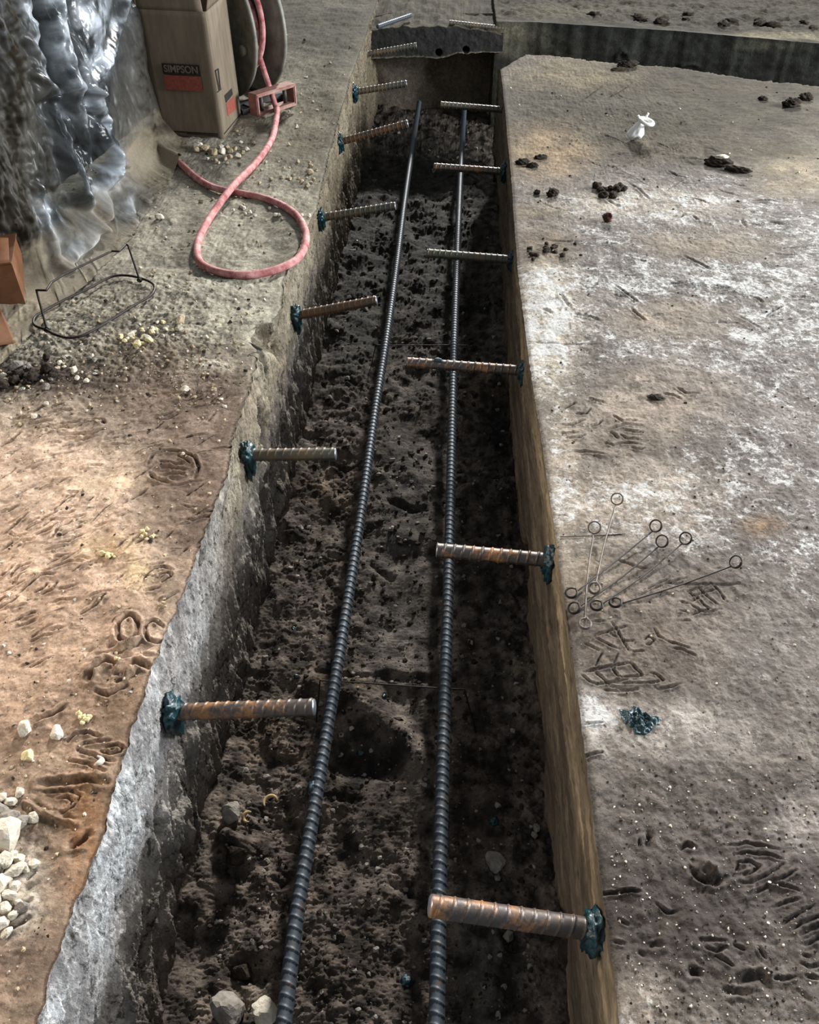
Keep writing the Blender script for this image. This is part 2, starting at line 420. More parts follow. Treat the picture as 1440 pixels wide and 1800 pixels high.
def oval(cx, cy, rx, ry, a0=0, a1=360, rot=0):
    a = np.radians(np.linspace(a0, a1, 18)); r = math.radians(rot)
    return [(cx+rx*math.cos(t)*math.cos(r)-ry*math.sin(t)*math.sin(r), cy+rx*math.cos(t)*math.sin(r)+ry*math.sin(t)*math.cos(r)) for t in a]
LEFT += [FS(oval(226, 1110, 17, 24, rot=20), 5.5, -6, 0.7), FS(oval(272, 1112, 16, 18, 60, 330), 4, -4.5, 0.7),
         FS(Z4([(860, 1210), (960, 1180), (1060, 1140), (1130, 1090)]), 5, 5, 0.6),
         FS(Z4([(700, 1440), (760, 1350), (850, 1290), (930, 1300)]), 6.5, -7.5, 0.8), FS(Z4([(930, 1430), (990, 1340), (1080, 1280), (1170, 1310)]), 7, -8, 0.8),
         FS([(200, 1196), (228, 1184), (240, 1176)], 5, 5), FS([(170, 1218), (190, 1224), (222, 1206)], 5, -5)]
for s in [[(430, 370), (480, 330), (560, 315), (640, 340)], [(780, 410), (740, 390), (660, 405)], [(490, 415), (530, 385), (690, 362)],
          [(490, 425), (580, 450), (640, 480), (720, 495)], [(640, 430), (700, 450), (760, 430), (775, 400)], [(430, 490), (560, 510), (660, 560)]]:
    LEFT.append(FS(ZP(s), 3.4, -3.6))
for s in [[(250, 690), (360, 690), (450, 685), (510, 710), (460, 780), (400, 820), (340, 805)], [(360, 735), (430, 725), (460, 745), (430, 780)]]:
    LEFT.append(FS(ZP(s), 2.6, -2.8))
LEFT += [FS(ZP([(250, 640), (420, 625), (560, 610), (680, 630)]), 7, -6), FS(ZP([(250, 820), (360, 870), (500, 895)]), 6, 5),
         FS(ZP([(160, 760), (250, 810)]), 5, 4), FS(ZP([(200, 250), (330, 195), (410, 150)]), 5, -5), FS(ZP([(450, 1040), (500, 1020), (560, 960)]), 7, -7),
         FS(ZP([(0, 1600), (100, 1560), (190, 1510)]), 5, -5), FS(ZP([(60, 1480), (200, 1400)]), 5, -5)]
_rg = random.Random(3)
for i in range(150):      # drag scratches from boots
    x = _rg.uniform(-30, 420); y = _rg.uniform(690, 1180)
    if x > 400-(y-830)*0.34: continue
    a = math.radians(_rg.gauss(-24, 12)); L = _rg.uniform(14, 60)
    LEFT.append(FS([(x, y), (x+L*math.cos(a)*.5, y+L*math.sin(a)*.5+_rg.uniform(-3, 3)), (x+L*math.cos(a), y+L*math.sin(a))], _rg.uniform(2.2, 4.5), _rg.uniform(-3, -0.9)))

RIGHT = []
Z1 = lambda p: zoomed(p, 4.8, 940, 640)
Z2 = lambda p: zoomed(p, 4.235, 980, 980)
Z3 = lambda p: zoomed(p, 4.0, 1080, 1440)
for s in [[(230, 515), (310, 510), (420, 470)], [(220, 585), (360, 575)], [(260, 630), (360, 620), (420, 600)], [(350, 410), (430, 420), (470, 380)],
          [(480, 520), (540, 500), (570, 470)], [(660, 440), (740, 485), (850, 475)], [(630, 550), (760, 515), (905, 515)],
          [(760, 560), (830, 578), (910, 575)], [(640, 570), (700, 630)], [(730, 600), (790, 635), (880, 635)], [(660, 690), (740, 670), (900, 680)],
          [(820, 710), (860, 730), (920, 715)], [(460, 290), (590, 325)], [(340, 740), (450, 745), (600, 770)], [(1090, 260), (1160, 275), (1230, 300)],
          [(1200, 215), (1280, 260), (1380, 260)], [(240, 380), (340, 330)], [(600, 670), (660, 690)], [(840, 185), (920, 160), (970, 160)]]:
    RIGHT.append(FS(Z1(s), 4.4, -4.5))
for s in [[(270, 595), (370, 560), (510, 515)], [(280, 605), (380, 660), (460, 690)], [(200, 640), (320, 705)], [(370, 565), (440, 600)],
          [(400, 490), (450, 560), (500, 650), (540, 720)], [(490, 630), (570, 620)], [(550, 710), (640, 705)], [(340, 700), (280, 820)],
          [(450, 720), (420, 800)], [(190, 855), (280, 835), (390, 815), (540, 790)], [(180, 870), (240, 920), (300, 940)], [(280, 850), (340, 900), (410, 960)],
          [(400, 820), (450, 880), (480, 895)], [(540, 790), (630, 880)], [(480, 890), (560, 890), (630, 880)], [(290, 940), (400, 925), (520, 910)],
          [(400, 930), (560, 940), (700, 935), (790, 915)], [(690, 860), (740, 870), (790, 915)], [(420, 960), (520, 990), (600, 985)], [(350, 975), (440, 990), (520, 1000)],
          [(750, 985), (850, 965), (925, 935)], [(810, 630), (900, 655), (990, 680)], [(830, 680), (920, 690), (1030, 735)], [(720, 530), (750, 590), (800, 620)],
          [(960, 240), (1040, 300), (1100, 360), (1160, 390)], [(1050, 220), (1130, 300), (1200, 350)], [(1130, 180), (1200, 240), (1260, 320)],
          [(990, 290), (1080, 260), (1180, 235)], [(960, 250), (1040, 225), (1160, 190)], [(990, 330), (1060, 300)], [(990, 350), (1060, 400), (1150, 400), (1220, 380)],
          [(905, 400), (960, 405)], [(920, 470), (985, 472)], [(920, 335), (980, 345)], [(1000, 425), (1070, 400)], [(600, 290), (720, 230), (900, 160), (960, 145)],
          [(640, 250), (760, 190), (860, 140)], [(250, 490), (350, 480)], [(640, 620), (680, 590), (720, 620), (690, 655), (650, 650)]]:
    RIGHT.append(FS(Z2(s), 2.8, -3.2))
for s in [[(800, 180), (930, 155), (1060, 175), (1170, 200)], [(850, 235), (950, 225), (1100, 240), (1190, 270)], [(860, 350), (880, 300), (950, 285), (1030, 320), (960, 375), (880, 385)],
          [(870, 440), (960, 440), (1080, 385), (1195, 310)], [(940, 535), (1020, 500), (1090, 465)], [(1100, 435), (1190, 410), (1280, 360)], [(1110, 440), (1220, 470), (1300, 500)],
          [(1130, 620), (1200, 585), (1310, 560)], [(1180, 740), (1260, 690), (1400, 610)], [(1240, 790), (1310, 740), (1440, 690)], [(1300, 820), (1370, 780), (1480, 740)],
          [(1340, 890), (1400, 860), (1480, 800)], [(1310, 1020), (1370, 1045), (1440, 1030), (1500, 990)], [(1320, 960), (1370, 970)], [(1100, 1120), (1190, 1130), (1270, 1115)], [(1340, 1110), (1440, 1125)],
          [(600, 860), (700, 855), (780, 860)], [(640, 915), (720, 935), (780, 910)], [(710, 965), (790, 1010), (840, 1040)], [(1010, 900), (1060, 980)], [(840, 890), (920, 920)],
          [(0, 490), (60, 515), (180, 515)], [(30, 710), (100, 745)], [(0, 860), (70, 880)], [(300, 600), (370, 660), (440, 650)]]:
    RIGHT.append(FS(Z3(s), 2.9, -3.6))
RIGHT += [FS(Z3([(250, 90), (245, 190)]), 7, -9, 0.2), FS(Z3([(180, 130), (180, 185)]), 3, -5, 0.2),
          FS(Z3([(540, 350), (600, 420), (700, 445), (780, 410)]), 6, -7), FS(Z3([(640, 300), (720, 370)]), 12, 9, 0),
          FS(Z3([(470, 200), (520, 165), (570, 190)]), 4, -5), FS(Z3([(870, 1150), (950, 1110), (1040, 1110), (1060, 1180)]), 7, -7),
          FS(Z3([(770, 1215), (920, 1225)]), 5, -5), FS(Z3([(530, 1080), (600, 1085)]), 6, -6), FS([(700+330, 1272), (1060, 1268)], 2.5, -4),
          FS(zoomed([(640, 250), (700, 235)], 1.946, 700, 1200), 3, -6), FS(zoomed([(700, 722), (820, 715)], 1.946, 700, 1200), 3, -5)]
for (x0, y0, x1, y1) in [(1360, 437, 1445, 433), (1240, 568, 1420, 557), (925, 600, 1055, 606), (1085, 985, 1140, 1002), (1165, 1025, 1300, 1024)]:
    RIGHT.append(FS([(x0, y0), ((x0+x1)/2, (y0+y1)/2+1.5), (x1, y1)], 3.0, -4, 0.1))
for k in range(3):
    RIGHT.append(FS([(1010+40*k, 320-6*k), (1110+20*k, 287-3*k), (1230, 243+6*k)], 11, 4-2*k))
for i in range(110):
    x = _rg.uniform(930, 1440); y = _rg.uniform(140, 560)
    a = math.radians(_rg.gauss(8, 20)); L = _rg.uniform(10, 60)
    RIGHT.append(FS([(x, y), (x+L*math.cos(a)*.5, y+L*math.sin(a)*.5+_rg.uniform(-3, 3)), (x+L*math.cos(a), y+L*math.sin(a))], _rg.uniform(4, 8), _rg.uniform(-5, -1.5)))
for i in range(16):
    x = _rg.uniform(1040, 1460); y = _rg.uniform(1330, 1800)
    a = math.radians(_rg.gauss(0, 40)); L = _rg.uniform(8, 34)
    RIGHT.append(FS([(x, y), (x+L*math.cos(a)*.5, y+L*math.sin(a)*.5+_rg.uniform(-3, 3)), (x+L*math.cos(a), y+L*math.sin(a))], _rg.uniform(2.5, 5), _rg.uniform(-4, 2)))

def rowsY(y0, y1, k=0.00125):
    out = [y0]
    while out[-1] < y1: out.append(out[-1]+k*(1+out[-1]**2)**0.75)
    out[-1] = y1
    return np.array(out)
def colsD(fine, reach, dmax, grow=1.035):
    out = [0.0]; st = fine
    while out[-1] < dmax:
        if out[-1] > reach: st *= grow
        out.append(out[-1]+st)
    return np.array(out)

def relief_left(X, Y):
    px, py = proj(X, Y, X*0)
    h = 0.010*fbm(X*3.1, Y*3.1, 3, 11)+0.0035*fbm(X*17, Y*17, 4, 12)
    h = h+0.0012*billow(X*46, Y*46, 3, 13)
    ruf = sstep(760, 640, py)*sstep(420, 560, py)*sstep(470, 300, px)            # crumbly band above the soft dust
    ruf = np.maximum(ruf, sstep(90, 20, np.hypot((px-10)*0.9, (py-1520)*0.55)))
    ruf = np.maximum(ruf, 0.55*sstep(60, 10, np.hypot(px-150, (py-1190)*1.4)))
    return h+ruf*(0.0027*billow(X*42, Y*42, 4, 21)+0.0016*noise(X*110, Y*110, 22))
def relief_right(X, Y):
    px, py = proj(X, Y, X*0)
    h = 0.006*fbm(X*2.6, Y*2.6, 3, 41)+0.0022*fbm(X*21, Y*21, 4, 42)
    rough = sstep(1250, 1420, py)+0.8*sstep(330, 230, py)
    h = h+0.0008*billow(X*60, Y*60, 3, 43)+rough*0.0015*billow(X*34, Y*34, 3, 44)
    return h
def blobs(px, py, base, items):
    c = np.zeros(px.shape+(4,)); c[...] = base
    for (x, y, rx, ry, col, a) in items:
        w = a*np.exp(-(((px-x)/rx)**2+((py-y)/ry)**2)**1.6)
        n = noise(px/(0.35*rx+8), py/(0.35*ry+8), int(x+y) % 97)
        w = np.clip(w*(1+0.55*n*(1.15-a)/0.5), 0, 1)[..., None]
        c = c*(1-w)+np.asarray(col)*w
    return c
def C4(r, g, b, a): return tuple(lin((r, g, b)))+(a,)

# ------------------------------------------------------------------ setting: left slab
YR = rowsY(0.06, 6.6)
def build_floor_left():
    D = colsD(0.0019, 0.66, 2.9)
    Y, d = np.meshgrid(YR, D, indexing='ij')
    X = edgeL(Y)-d
    H = relief_left(X, Y)
    H *= 0.25+0.75*sstep(0, 0.05, d)
    for s in LEFT: s.apply(X, Y, H, 1.5)
    H -= 0.004*np.exp(-(d/0.006)**2)
    px, py = proj(X, Y, X*0)
    base = C4(128, 122, 108, 0.12)
    col = blobs(px, py, base, [
        (60, 1050, 330, 300, C4(166, 140, 119, 0.05), 0.97), (90, 1260, 240, 230, C4(140, 117, 98, 0.05), 0.9), (60, 1600, 200, 260, C4(112, 93, 77, 0.05), 0.95),
        (80, 1800, 160, 200, C4(106, 88, 73, 0.04), 0.9),
        (330, 700, 150, 150, C4(100, 86, 75, 0.07), 0.95), (345, 880, 110, 170, C4(96, 80, 68, 0.02), 0.95), (60, 860, 180, 140, C4(168, 146, 127, 0.12), 0.8),
        (110, 670, 170, 38, C4(66, 56, 48, 0.0), 0.97), (200, 700, 120, 60, C4(96, 82, 70, 0.0), 0.7), (260, 620, 120, 26, C4(88, 76, 62, 0.0), 0.6), (40, 660, 90, 22, C4(60, 52, 46, 0), 0.8),
        (400, 560, 140, 50, C4(152, 146, 130, 0.24), 0.7), (375, 635, 45, 16, C4(170, 160, 144, 0.4), 0.8), (420, 480, 120, 60, C4(148, 143, 128, 0.2), 0.6),
        (440, 380, 130, 90, C4(132, 127, 112, 0.16), 0.7), (560, 200, 120, 140, C4(80, 75, 60, 0.04), 0.9), (580, 40, 200, 80, C4(60, 56, 44, 0), 0.97),
        (360, 1020, 60, 60, C4(138, 116, 99, 0.05), 0.5), (165, 1400, 120, 50, C4(104, 84, 66, 0), 0.85), (240, 1250, 90, 80, C4(102, 82, 64, 0), 0.8),
        (190, 965, 60, 26, C4(176, 150, 118, 0.12), 0.6), (245, 1015, 26, 30, C4(170, 150, 118, 0.22), 0.7), (180, 850, 80, 18, C4(182, 160, 134, 0.2), 0.6),
        (150, 1480, 40, 120, C4(128, 88, 54, 0), 0.5), (30, 1560, 50, 90, C4(150, 142, 130, 0.15), 0.8)])
    o = grid('floor_left', X, Y, H, M['floor_l'], col, flip=True)
    return tag(o, 'dusty tan concrete floor slab left of the trench, covered in boot prints', 'floor', kind='structure')
build_floor_left()

# right slab: rows stop at the branch trench and fold down into its near face
def build_floor_right():
    D = colsD(0.0019, 0.60, 3.0)
    Yr = np.concatenate([YR[YR < 4.35], [4.36, 4.40, 4.5]])
    Y, d = np.meshgrid(Yr, D, indexing='ij')
    X = edgeR(np.minimum(Y, 3.92))+d
    lim = lineY(NEAR, X)+0.008*fbm(X*22, X*0, 4, 5)
    over = np.clip(Y-lim, 0, None)
    Y = np.minimum(Y, lim)
    H = relief_right(X, Y)
    H *= 0.2+0.8*sstep(0, 0.04, d)
    for s in RIGHT: s.apply(X, Y, H, 1.05)
    H -= 0.003*np.exp(-(d/0.005)**2)
    px, py = proj(X, Y, X*0)
    base = C4(102, 95, 88, 0.26)
    col = blobs(px, py, base, [
        (1250, 500, 330, 200, C4(100, 95, 90, 0.37), 0.9), (960, 560, 60, 130, C4(150, 140, 124, 0.42), 0.9), (1330, 860, 260, 260, C4(100, 94, 89, 0.33), 0.9),
        (1100, 880, 160, 70, C4(150, 138, 124, 0.38), 0.7), (1090, 760, 110, 60, C4(106, 97, 87, 0.14), 0.85), (1160, 700, 120, 60, C4(136, 124, 112, 0.2), 0.7),
        (1130, 1120, 150, 110, C4(88, 79, 71, 0.03), 0.97), (1230, 1040, 70, 60, C4(98, 89, 81, 0.06), 0.85), (1060, 1020, 60, 60, C4(128, 116, 102, 0.14), 0.7),
        (1040, 1260, 60, 50, C4(160, 152, 144, 0.45), 0.8), (1200, 1290, 130, 50, C4(150, 142, 134, 0.36), 0.8), (1380, 1180, 120, 100, C4(108, 101, 95, 0.22), 0.7),
        (1250, 1560, 330, 230, C4(62, 56, 52, 0.03), 0.98), (1120, 1440, 90, 80, C4(74, 68, 63, 0.06), 0.8), (1120, 1780, 60, 70, C4(130, 120, 110, 0.32), 0.8), (1420, 1440, 60, 60, C4(140, 132, 126, 0.32), 0.7),
        (1160, 190, 420, 90, C4(60, 55, 43, 0.02), 0.98), (1200, 262, 320, 30, C4(68, 62, 50, -0.05), 0.9), (1300, 130, 300, 50, C4(62, 56, 44, 0), 0.9), (960, 270, 80, 50, C4(126, 108, 84, 0.08), 0.8), (1000, 130, 120, 30, C4(112, 100, 78, 0.12), 0.6),
        (950, 430, 60, 36, C4(98, 86, 74, 0.02), 0.9), (940, 372, 50, 14, C4(104, 92, 76, 0.0), 0.8), (1120, 360, 160, 30, C4(158, 148, 134, 0.36), 0.6),
        (1240, 430, 130, 30, C4(128, 116, 100, 0.12), 0.6), (1180, 560, 120, 40, C4(132, 120, 106, 0.16), 0.6), (1340, 925, 40, 20, C4(112, 92, 72, 0.0), 0.7), (1400, 310, 80, 40, C4(130, 118, 96, 0.16), 0.6),
        (990, 860, 30, 160, C4(150, 138, 122, 0.4), 0.6)])
    Z = H-np.clip(over*6, 0, 0.62)
    o = grid('floor_right', X, Y, Z, M['floor_r'], col)
    return tag(o, 'worn whitish concrete floor slab right of the trench with tread marks', 'floor', kind='structure')
build_floor_right()

def build_far():
    # slab beyond the branch trench
    xs = np.linspace(0, 3.1, 260)+XR+0.022
    t = np.linspace(0, 2.4, 170)**1.0
    T, X = np.meshgrid(t, xs, indexing='ij')
    yl = lineY(FARL, X)+0.006*fbm(X*20, X*0, 4, 9)
    Y = yl+T
    H = sstep(0, .06, T)*0.012*fbm(X*4, Y*4, 4, 71)+0.007*billow(X*22, Y*22, 3, 72)*sstep(0, .15, T)
    px, py = proj(X, Y, X*0)
    col = blobs(px, py, C4(58, 53, 42, 0.0), [(1000, 20, 120, 14, C4(80, 74, 58, 0.05), 0.8), (1290, 36, 180, 12, C4(52, 48, 38, -0.2), 0.9), (1380, 64, 160, 6, C4(112, 104, 84, 0.1), 0.8), (1120, 26, 80, 8, C4(56, 50, 40, -0.2), 0.8)])
    o = grid('floor_far', X, Y, H, M['far'], col)
    tag(o, 'dusty brown concrete floor beyond the branch trench at top right', 'floor', kind='structure')
    # its face, seen across the branch trench
    zz = np.linspace(0, 0.66, 90)
    Tz, X = np.meshgrid(zz, xs, indexing='ij')
    Y = lineY(FARL, X)+0.006*fbm(X*20, X*0, 4, 9)
    D = 0.006*fbm(X*9, Tz*14, 4, 75)+0.002*billow(X*60, Tz*60, 2, 76)
    px, py = proj(X, Y, -Tz)
    H0 = np.zeros_like(X)
    for c in [[(1085, 106), (1088, 94), (1097, 89), (1104, 96), (1106, 106)], [(1196, 117), (1206, 112), (1220, 112), (1230, 118)]]:
        Stamp(np.array(c, float), 2.2, 1.0, 0).apply(px, py, H0)
    Stamp(np.array([(1186, 54), (1185, 80)], float), 1.2, -0.8, 0).apply(px, py, H0)
    Y = Y-0.003*sstep(.02, 0, Tz)-0.012*H0-D*sstep(0, .03, Tz)
    col = blobs(px, py, C4(38, 39, 35, -0.2), [(900, 60, 60, 40, C4(92, 88, 74, 0.05), 0.7), (1350, 80, 60, 10, C4(84, 82, 68, 0), 0.5), (980, 85, 60, 20, C4(52, 50, 42, -.2), 0.6)])
    col[..., :3] = col[..., :3]*(1+0.5*np.clip(H0, 0, 1)[..., None])
    o = grid('wall_branch', X, Y, -Tz, M['far'], col, flip=True)
    tag(o, 'dark concrete face on the far side of the branch trench', 'wall', kind='structure')
    # left end return of that face, along the main trench
    yy = np.linspace(0, 1.9, 90); tz = np.linspace(0, 0.5, 30)
    A, B = np.meshgrid(yy, tz, indexing='ij')
    X = XR+0.022+0.004*fbm(A*12, B*12, 3, 77)-0.0; Y = lineY(FARL, np.array([XR+.022]))[0]+A
    col = np.zeros(X.shape+(4,)); col[...] = C4(66, 62, 52, -0.1)
    o = grid('wall_right_far', X, Y, -B, M['far'], col)
    tag(o, 'dim right side of the trench beyond the branch', 'wall', kind='structure')
    # branch trench bed
    xs = np.linspace(XR-0.02, 3.3, 200); ys = np.linspace(-0.1, 1.3, 80)
    B, X = np.meshgrid(ys, xs, indexing='ij'); Y = lineY(NEAR, X)-0.25+B
    Z = -0.52+0.03*fbm(X*7, Y*7, 4, 78)
    col = np.zeros(X.shape+(4,)); col[...] = C4(70, 60, 50, -0.2)
    o = grid('floor_branch', X, Y, Z-0.02, M['bed'], col)
    tag(o, 'soil bottom of the branch trench', 'ground', kind='structure')
build_far()

# dirt fill in the old cut beyond the trench end, its lip and the hollow under it
LIPY = 4.74
def build_end():
    xs = np.linspace(XL-0.03, XR+0.06, 220)
    prof = [(1.9, 0.0)]+[(1.9*(1-k/40)**1.3, 0.0) for k in range(1, 41)]     # (y offset, drop) on top
    nface, nceil = 60, 30
    rows = len(prof)+nface+nceil
    X = np.tile(xs, (rows, 1)); Y = np.zeros_like(X); Z = np.zeros_like(X)
    lipx = np.array([(640, 107), (650, 104), (700, 101), (745, 101), (770, 104), (790, 99), (805, 93), (822, 95), (850, 92), (880, 93)], float)
    lx = []; lz = []
    for q in lipx:
        p = PY(q[0], q[1], LIPY); lx.append(p[0]); lz.append(p[2])
    zb = np.interp(xs, lx, lz)+0.004*fbm(xs*30, xs*0, 3, 3)
    topz = -0.006-0.022*((xs-(XL+XR)/2)/0.3)**2+0.008*fbm(xs*14, xs*0, 4, 8)
    for i, (a, b) in enumerate(prof):
        Y[i] = LIPY+a; Z[i] = topz*(0.5+0.5*math.exp(-a*4))-0.01
    Y[:len(prof)] += 0
    Z[:len(prof)] += 0.012*fbm(X[:len(prof)]*14, Y[:len(prof)]*14, 4, 81)*sstep(0, .1, Y[:len(prof)]-LIPY)
    holes = [PY(771, 92.5, LIPY), PY(819, 88, LIPY)]
    ztop = Z[len(prof)-1].copy()
    for k in range(nface):
        t = (k+1)/nface; i = len(prof)+k
        Z[i] = ztop*(1-t)+zb*t; Y[i] = LIPY-0.004*fbm(xs*20, xs*0+Z[i]*20, 3, 82)
    for hp in holes:
        f = slice(len(prof), len(prof)+nface)
        d = np.hypot(X[f]-hp[0], Z[f]-hp[2]); Y[f] += 0.10*sstep(0.019, 0.013, d)
    for k in range(nceil):
        t = (k+1)/nceil; i = len(prof)+nface+k
        Y[i] = LIPY+0.8*t; Z[i] = zb+0.05*t+0.01*fbm(xs*12, xs*0+t*9, 3, 83)
    px, py = proj(X, Y, Z)
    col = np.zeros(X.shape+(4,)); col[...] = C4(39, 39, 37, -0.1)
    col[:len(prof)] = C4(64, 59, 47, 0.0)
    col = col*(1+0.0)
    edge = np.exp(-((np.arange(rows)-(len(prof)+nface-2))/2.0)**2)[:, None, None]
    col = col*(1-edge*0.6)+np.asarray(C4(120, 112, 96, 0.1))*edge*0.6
    o = grid('wall_back', X, Y, Z, M['far'], col)
    tag(o, 'dark concrete end wall of the trench with two round drilled holes', 'wall', kind='structure')
    a = np.linspace(XL-.1, XR+.1, 20); b = np.linspace(-0.02, -0.62, 20)
    B, A = np.meshgrid(b, a, indexing='ij')
    col = np.zeros(A.shape+(4,)); col[...] = C4(112, 104, 92, 0.1)
    o = grid('wall_hollow', A, np.full_like(A, 5.06)+0.03*fbm(A*8, B*8, 3, 84), B, M['bed'], col)
    tag(o, 'soil at the back of the hollow under the trench end', 'wall', kind='structure')
build_end()

# ------------------------------------------------------------------ setting: trench sides and bed
def wall_uv(px, X): 
    p = [PX(x, y, X) for x, y in px]; return np.array([(q[1], q[2]) for q in p])
ZV = lambda p: zoomed(p, 4.5, 400, 420)
def build_wall_left():
    Yr = YR[YR < 5.9]
    T = np.concatenate([np.linspace(0, 0.30, 100), np.linspace(0.304, 0.60, 70)])
    Y, t = np.meshgrid(Yr, T, indexing='ij')
    e = edgeL(Y); es = XL+0.003*fbm(Y*5, Y*0, 3, 51)
    mixf = sstep(0.0, 0.055+0.03*noise(Y*9, Y*0, 52), t)
    X = e*(1-mixf)+es*mixf
    ua, ub = (t*0.82-Y*0.57), (t*0.57+Y*0.82)
    prof = 0.006*fbm(Y*5, t*5, 3, 53)+0.0055*fbm(ub*30, ua*5, 4, 54)+0.0026*billow(ub*95, ua*14, 3, 57)+0.0016*billow(Y*120, t*105, 2, 69)
    low = sstep(0.13, 0.26, t+0.05*fbm(Y*4, Y*0, 3, 55))
    # slanting gouges in the lower half
    sl = fbm(ub*24, ua*5, 4, 56)
    X = X+prof*sstep(0, 0.02, t)+low*(0.011*sl+0.010*(t-0.15)+0.008*fbm(Y*12, t*12, 4, 58)-0.005)
    step = sstep(0.15, 0.165, t+0.03*fbm(Y*5, Y*0+3, 4, 59)-0.015)
    X = X-0.012*step*sstep(1.1, 0.7, Y)
    H = np.zeros_like(X)
    uv = lambda px: wall_uv(px, XL)
    for pts, w, d in [(ZV([(225, 1360), (265, 1450), (270, 1600), (260, 1680)]), 0.016, -0.05), (ZV([(260, 920), (290, 1080), (300, 1190), (285, 1280)]), 0.010, -0.03),
                      (ZV([(300, 760), (350, 830), (410, 900)]), 0.02, -0.03), (ZV([(480, 1100), (500, 1250), (520, 1330)]), 0.010, -0.02),
                      ([(288, 1420), (296, 1470), (300, 1530)], 0.013, -0.035), ([(330, 1450), (345, 1520), (340, 1560)], 0.014, -0.03), ([(455, 770), (470, 840)], 0.012, -0.025),
                      ([(420, 1180), (440, 1230)], 0.016, -0.025), ([(600, 300), (612, 350), (618, 400)], 0.016, -0.03), ([(385, 900), (378, 960), (380, 1010)], 0.006, -0.01),
                      ([(350, 1130), (330, 1230), (318, 1330)], 0.006, -0.006), ([(560, 420), (558, 520)], 0.012, -0.02), ([(500, 760), (490, 880), (486, 960)], 0.012, -0.02)]:
        q = uv(pts)
        Stamp(q, w, d, 0.15).apply(Y, -t, H)
    X = X+H*(1+0.7*fbm(Y*30, t*30, 3, 68))
    X = X-0.05*sstep(0.50, 0.60, t)*0
    px, py = proj(X, Y, -t)
    col = blobs(px, py, C4(128, 122, 114, 0.18), [])
    f = (1-low)[..., None]
    near = sstep(1.3, 0.8, Y)[..., None]
    top = np.asarray(C4(158, 157, 156, 0.34))*near+np.asarray(C4(132, 124, 108, 0.24))*(1-near)
    bot = np.asarray(C4(146, 140, 133, 0.24))
    col = top*f+bot*(1-f)
    farf = sstep(1.8, 3.2, Y)[..., None]
    col = col*(1-farf)+np.asarray(C4(112, 104, 86, 0.06))*farf
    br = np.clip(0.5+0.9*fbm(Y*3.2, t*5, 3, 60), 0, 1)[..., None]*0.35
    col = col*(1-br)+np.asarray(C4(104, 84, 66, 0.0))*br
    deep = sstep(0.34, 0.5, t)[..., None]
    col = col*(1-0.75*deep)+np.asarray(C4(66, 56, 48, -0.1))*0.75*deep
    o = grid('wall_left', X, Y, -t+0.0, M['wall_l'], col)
    tag(o, 'rough broken grey concrete face on the left side of the trench', 'wall', kind='structure')
def build_wall_right():
    Yr = YR[YR < 3.96]
    T = np.concatenate([np.linspace(0, 0.20, 70), np.linspace(0.204, 0.60, 80)])
    Y, t = np.meshgrid(Yr, T, indexing='ij')
    X = edgeR(Y)+0.004*fbm(Y*4, t*14, 3, 61)*sstep(0, .03, t)+0.003*fbm(Y*5, t*70, 4, 62)*sstep(0, .02, t)+0.0012*fbm(Y*60, t*90, 3, 63)*sstep(0, .01, t)
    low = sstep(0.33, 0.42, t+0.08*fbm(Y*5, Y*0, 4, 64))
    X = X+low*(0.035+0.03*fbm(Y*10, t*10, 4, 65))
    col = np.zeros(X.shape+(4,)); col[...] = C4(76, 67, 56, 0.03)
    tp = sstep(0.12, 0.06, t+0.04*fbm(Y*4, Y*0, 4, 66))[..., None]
    col = col*(1-tp)+np.asarray(C4(112, 100, 82, 0.12))*tp  # lit strip along the top edge, painted into the colour
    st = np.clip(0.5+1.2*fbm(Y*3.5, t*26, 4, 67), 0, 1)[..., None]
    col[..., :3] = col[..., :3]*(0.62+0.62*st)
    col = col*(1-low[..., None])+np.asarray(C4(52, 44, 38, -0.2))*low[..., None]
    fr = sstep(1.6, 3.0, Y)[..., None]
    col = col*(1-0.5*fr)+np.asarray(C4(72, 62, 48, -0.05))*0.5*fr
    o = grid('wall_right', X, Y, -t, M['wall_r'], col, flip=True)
    tag(o, 'brown streaked sawn concrete face on the right side of the trench', 'wall', kind='structure')
build_wall_left(); build_wall_right()

BEDST = []
def PB(x, y): return P(x, y, BED)
for c, w, d in [([(560, 1215), (600, 1225), (650, 1245), (700, 1290), (725, 1340)], 30, 26), ([(600, 1330), (640, 1340), (690, 1345)], 36, -48), ([(620, 1400), (660, 1400)], 34, -10),
                ([(560, 1190), (700, 1196), (780, 1205), (880, 1185)], 8, -12), ([(840, 1190), (900, 1205), (945, 1195)], 24, 18), ([(690, 885), (720, 895), (745, 890)], 10, -14),
                ([(655, 990), (690, 1012)], 9, -14), ([(560, 850), (590, 880)], 26, 16), ([(660, 830), (690, 860)], 18, 14), ([(400, 1480), (425, 1495)], 16, 22),
                ([(400, 1530), (425, 1540)], 15, -22), ([(545, 1450), (500, 1530), (490, 1590)], 16, -18), ([(700, 1560), (720, 1570)], 12, -12), ([(760, 1405), (800, 1440)], 30, 12),
                ([(870, 720), (900, 780)], 40, -14), ([(850, 690), (890, 700)], 24, 14), ([(600, 690), (560, 760)], 24, 12), ([(420, 1700), (460, 1710)], 16, -24),
                ([(600, 1400), (628, 1402)], 9, -12), ([(640, 1390), (720, 1480)], 40, -8), ([(760, 1480), (800, 1500)], 20, -16), ([(850, 1330), (900, 1360)], 30, -14)]:
    BEDST.append(Stamp([PB(x, y)[:2] for x, y in c], w*1e-3, d*1e-3, 0.1))
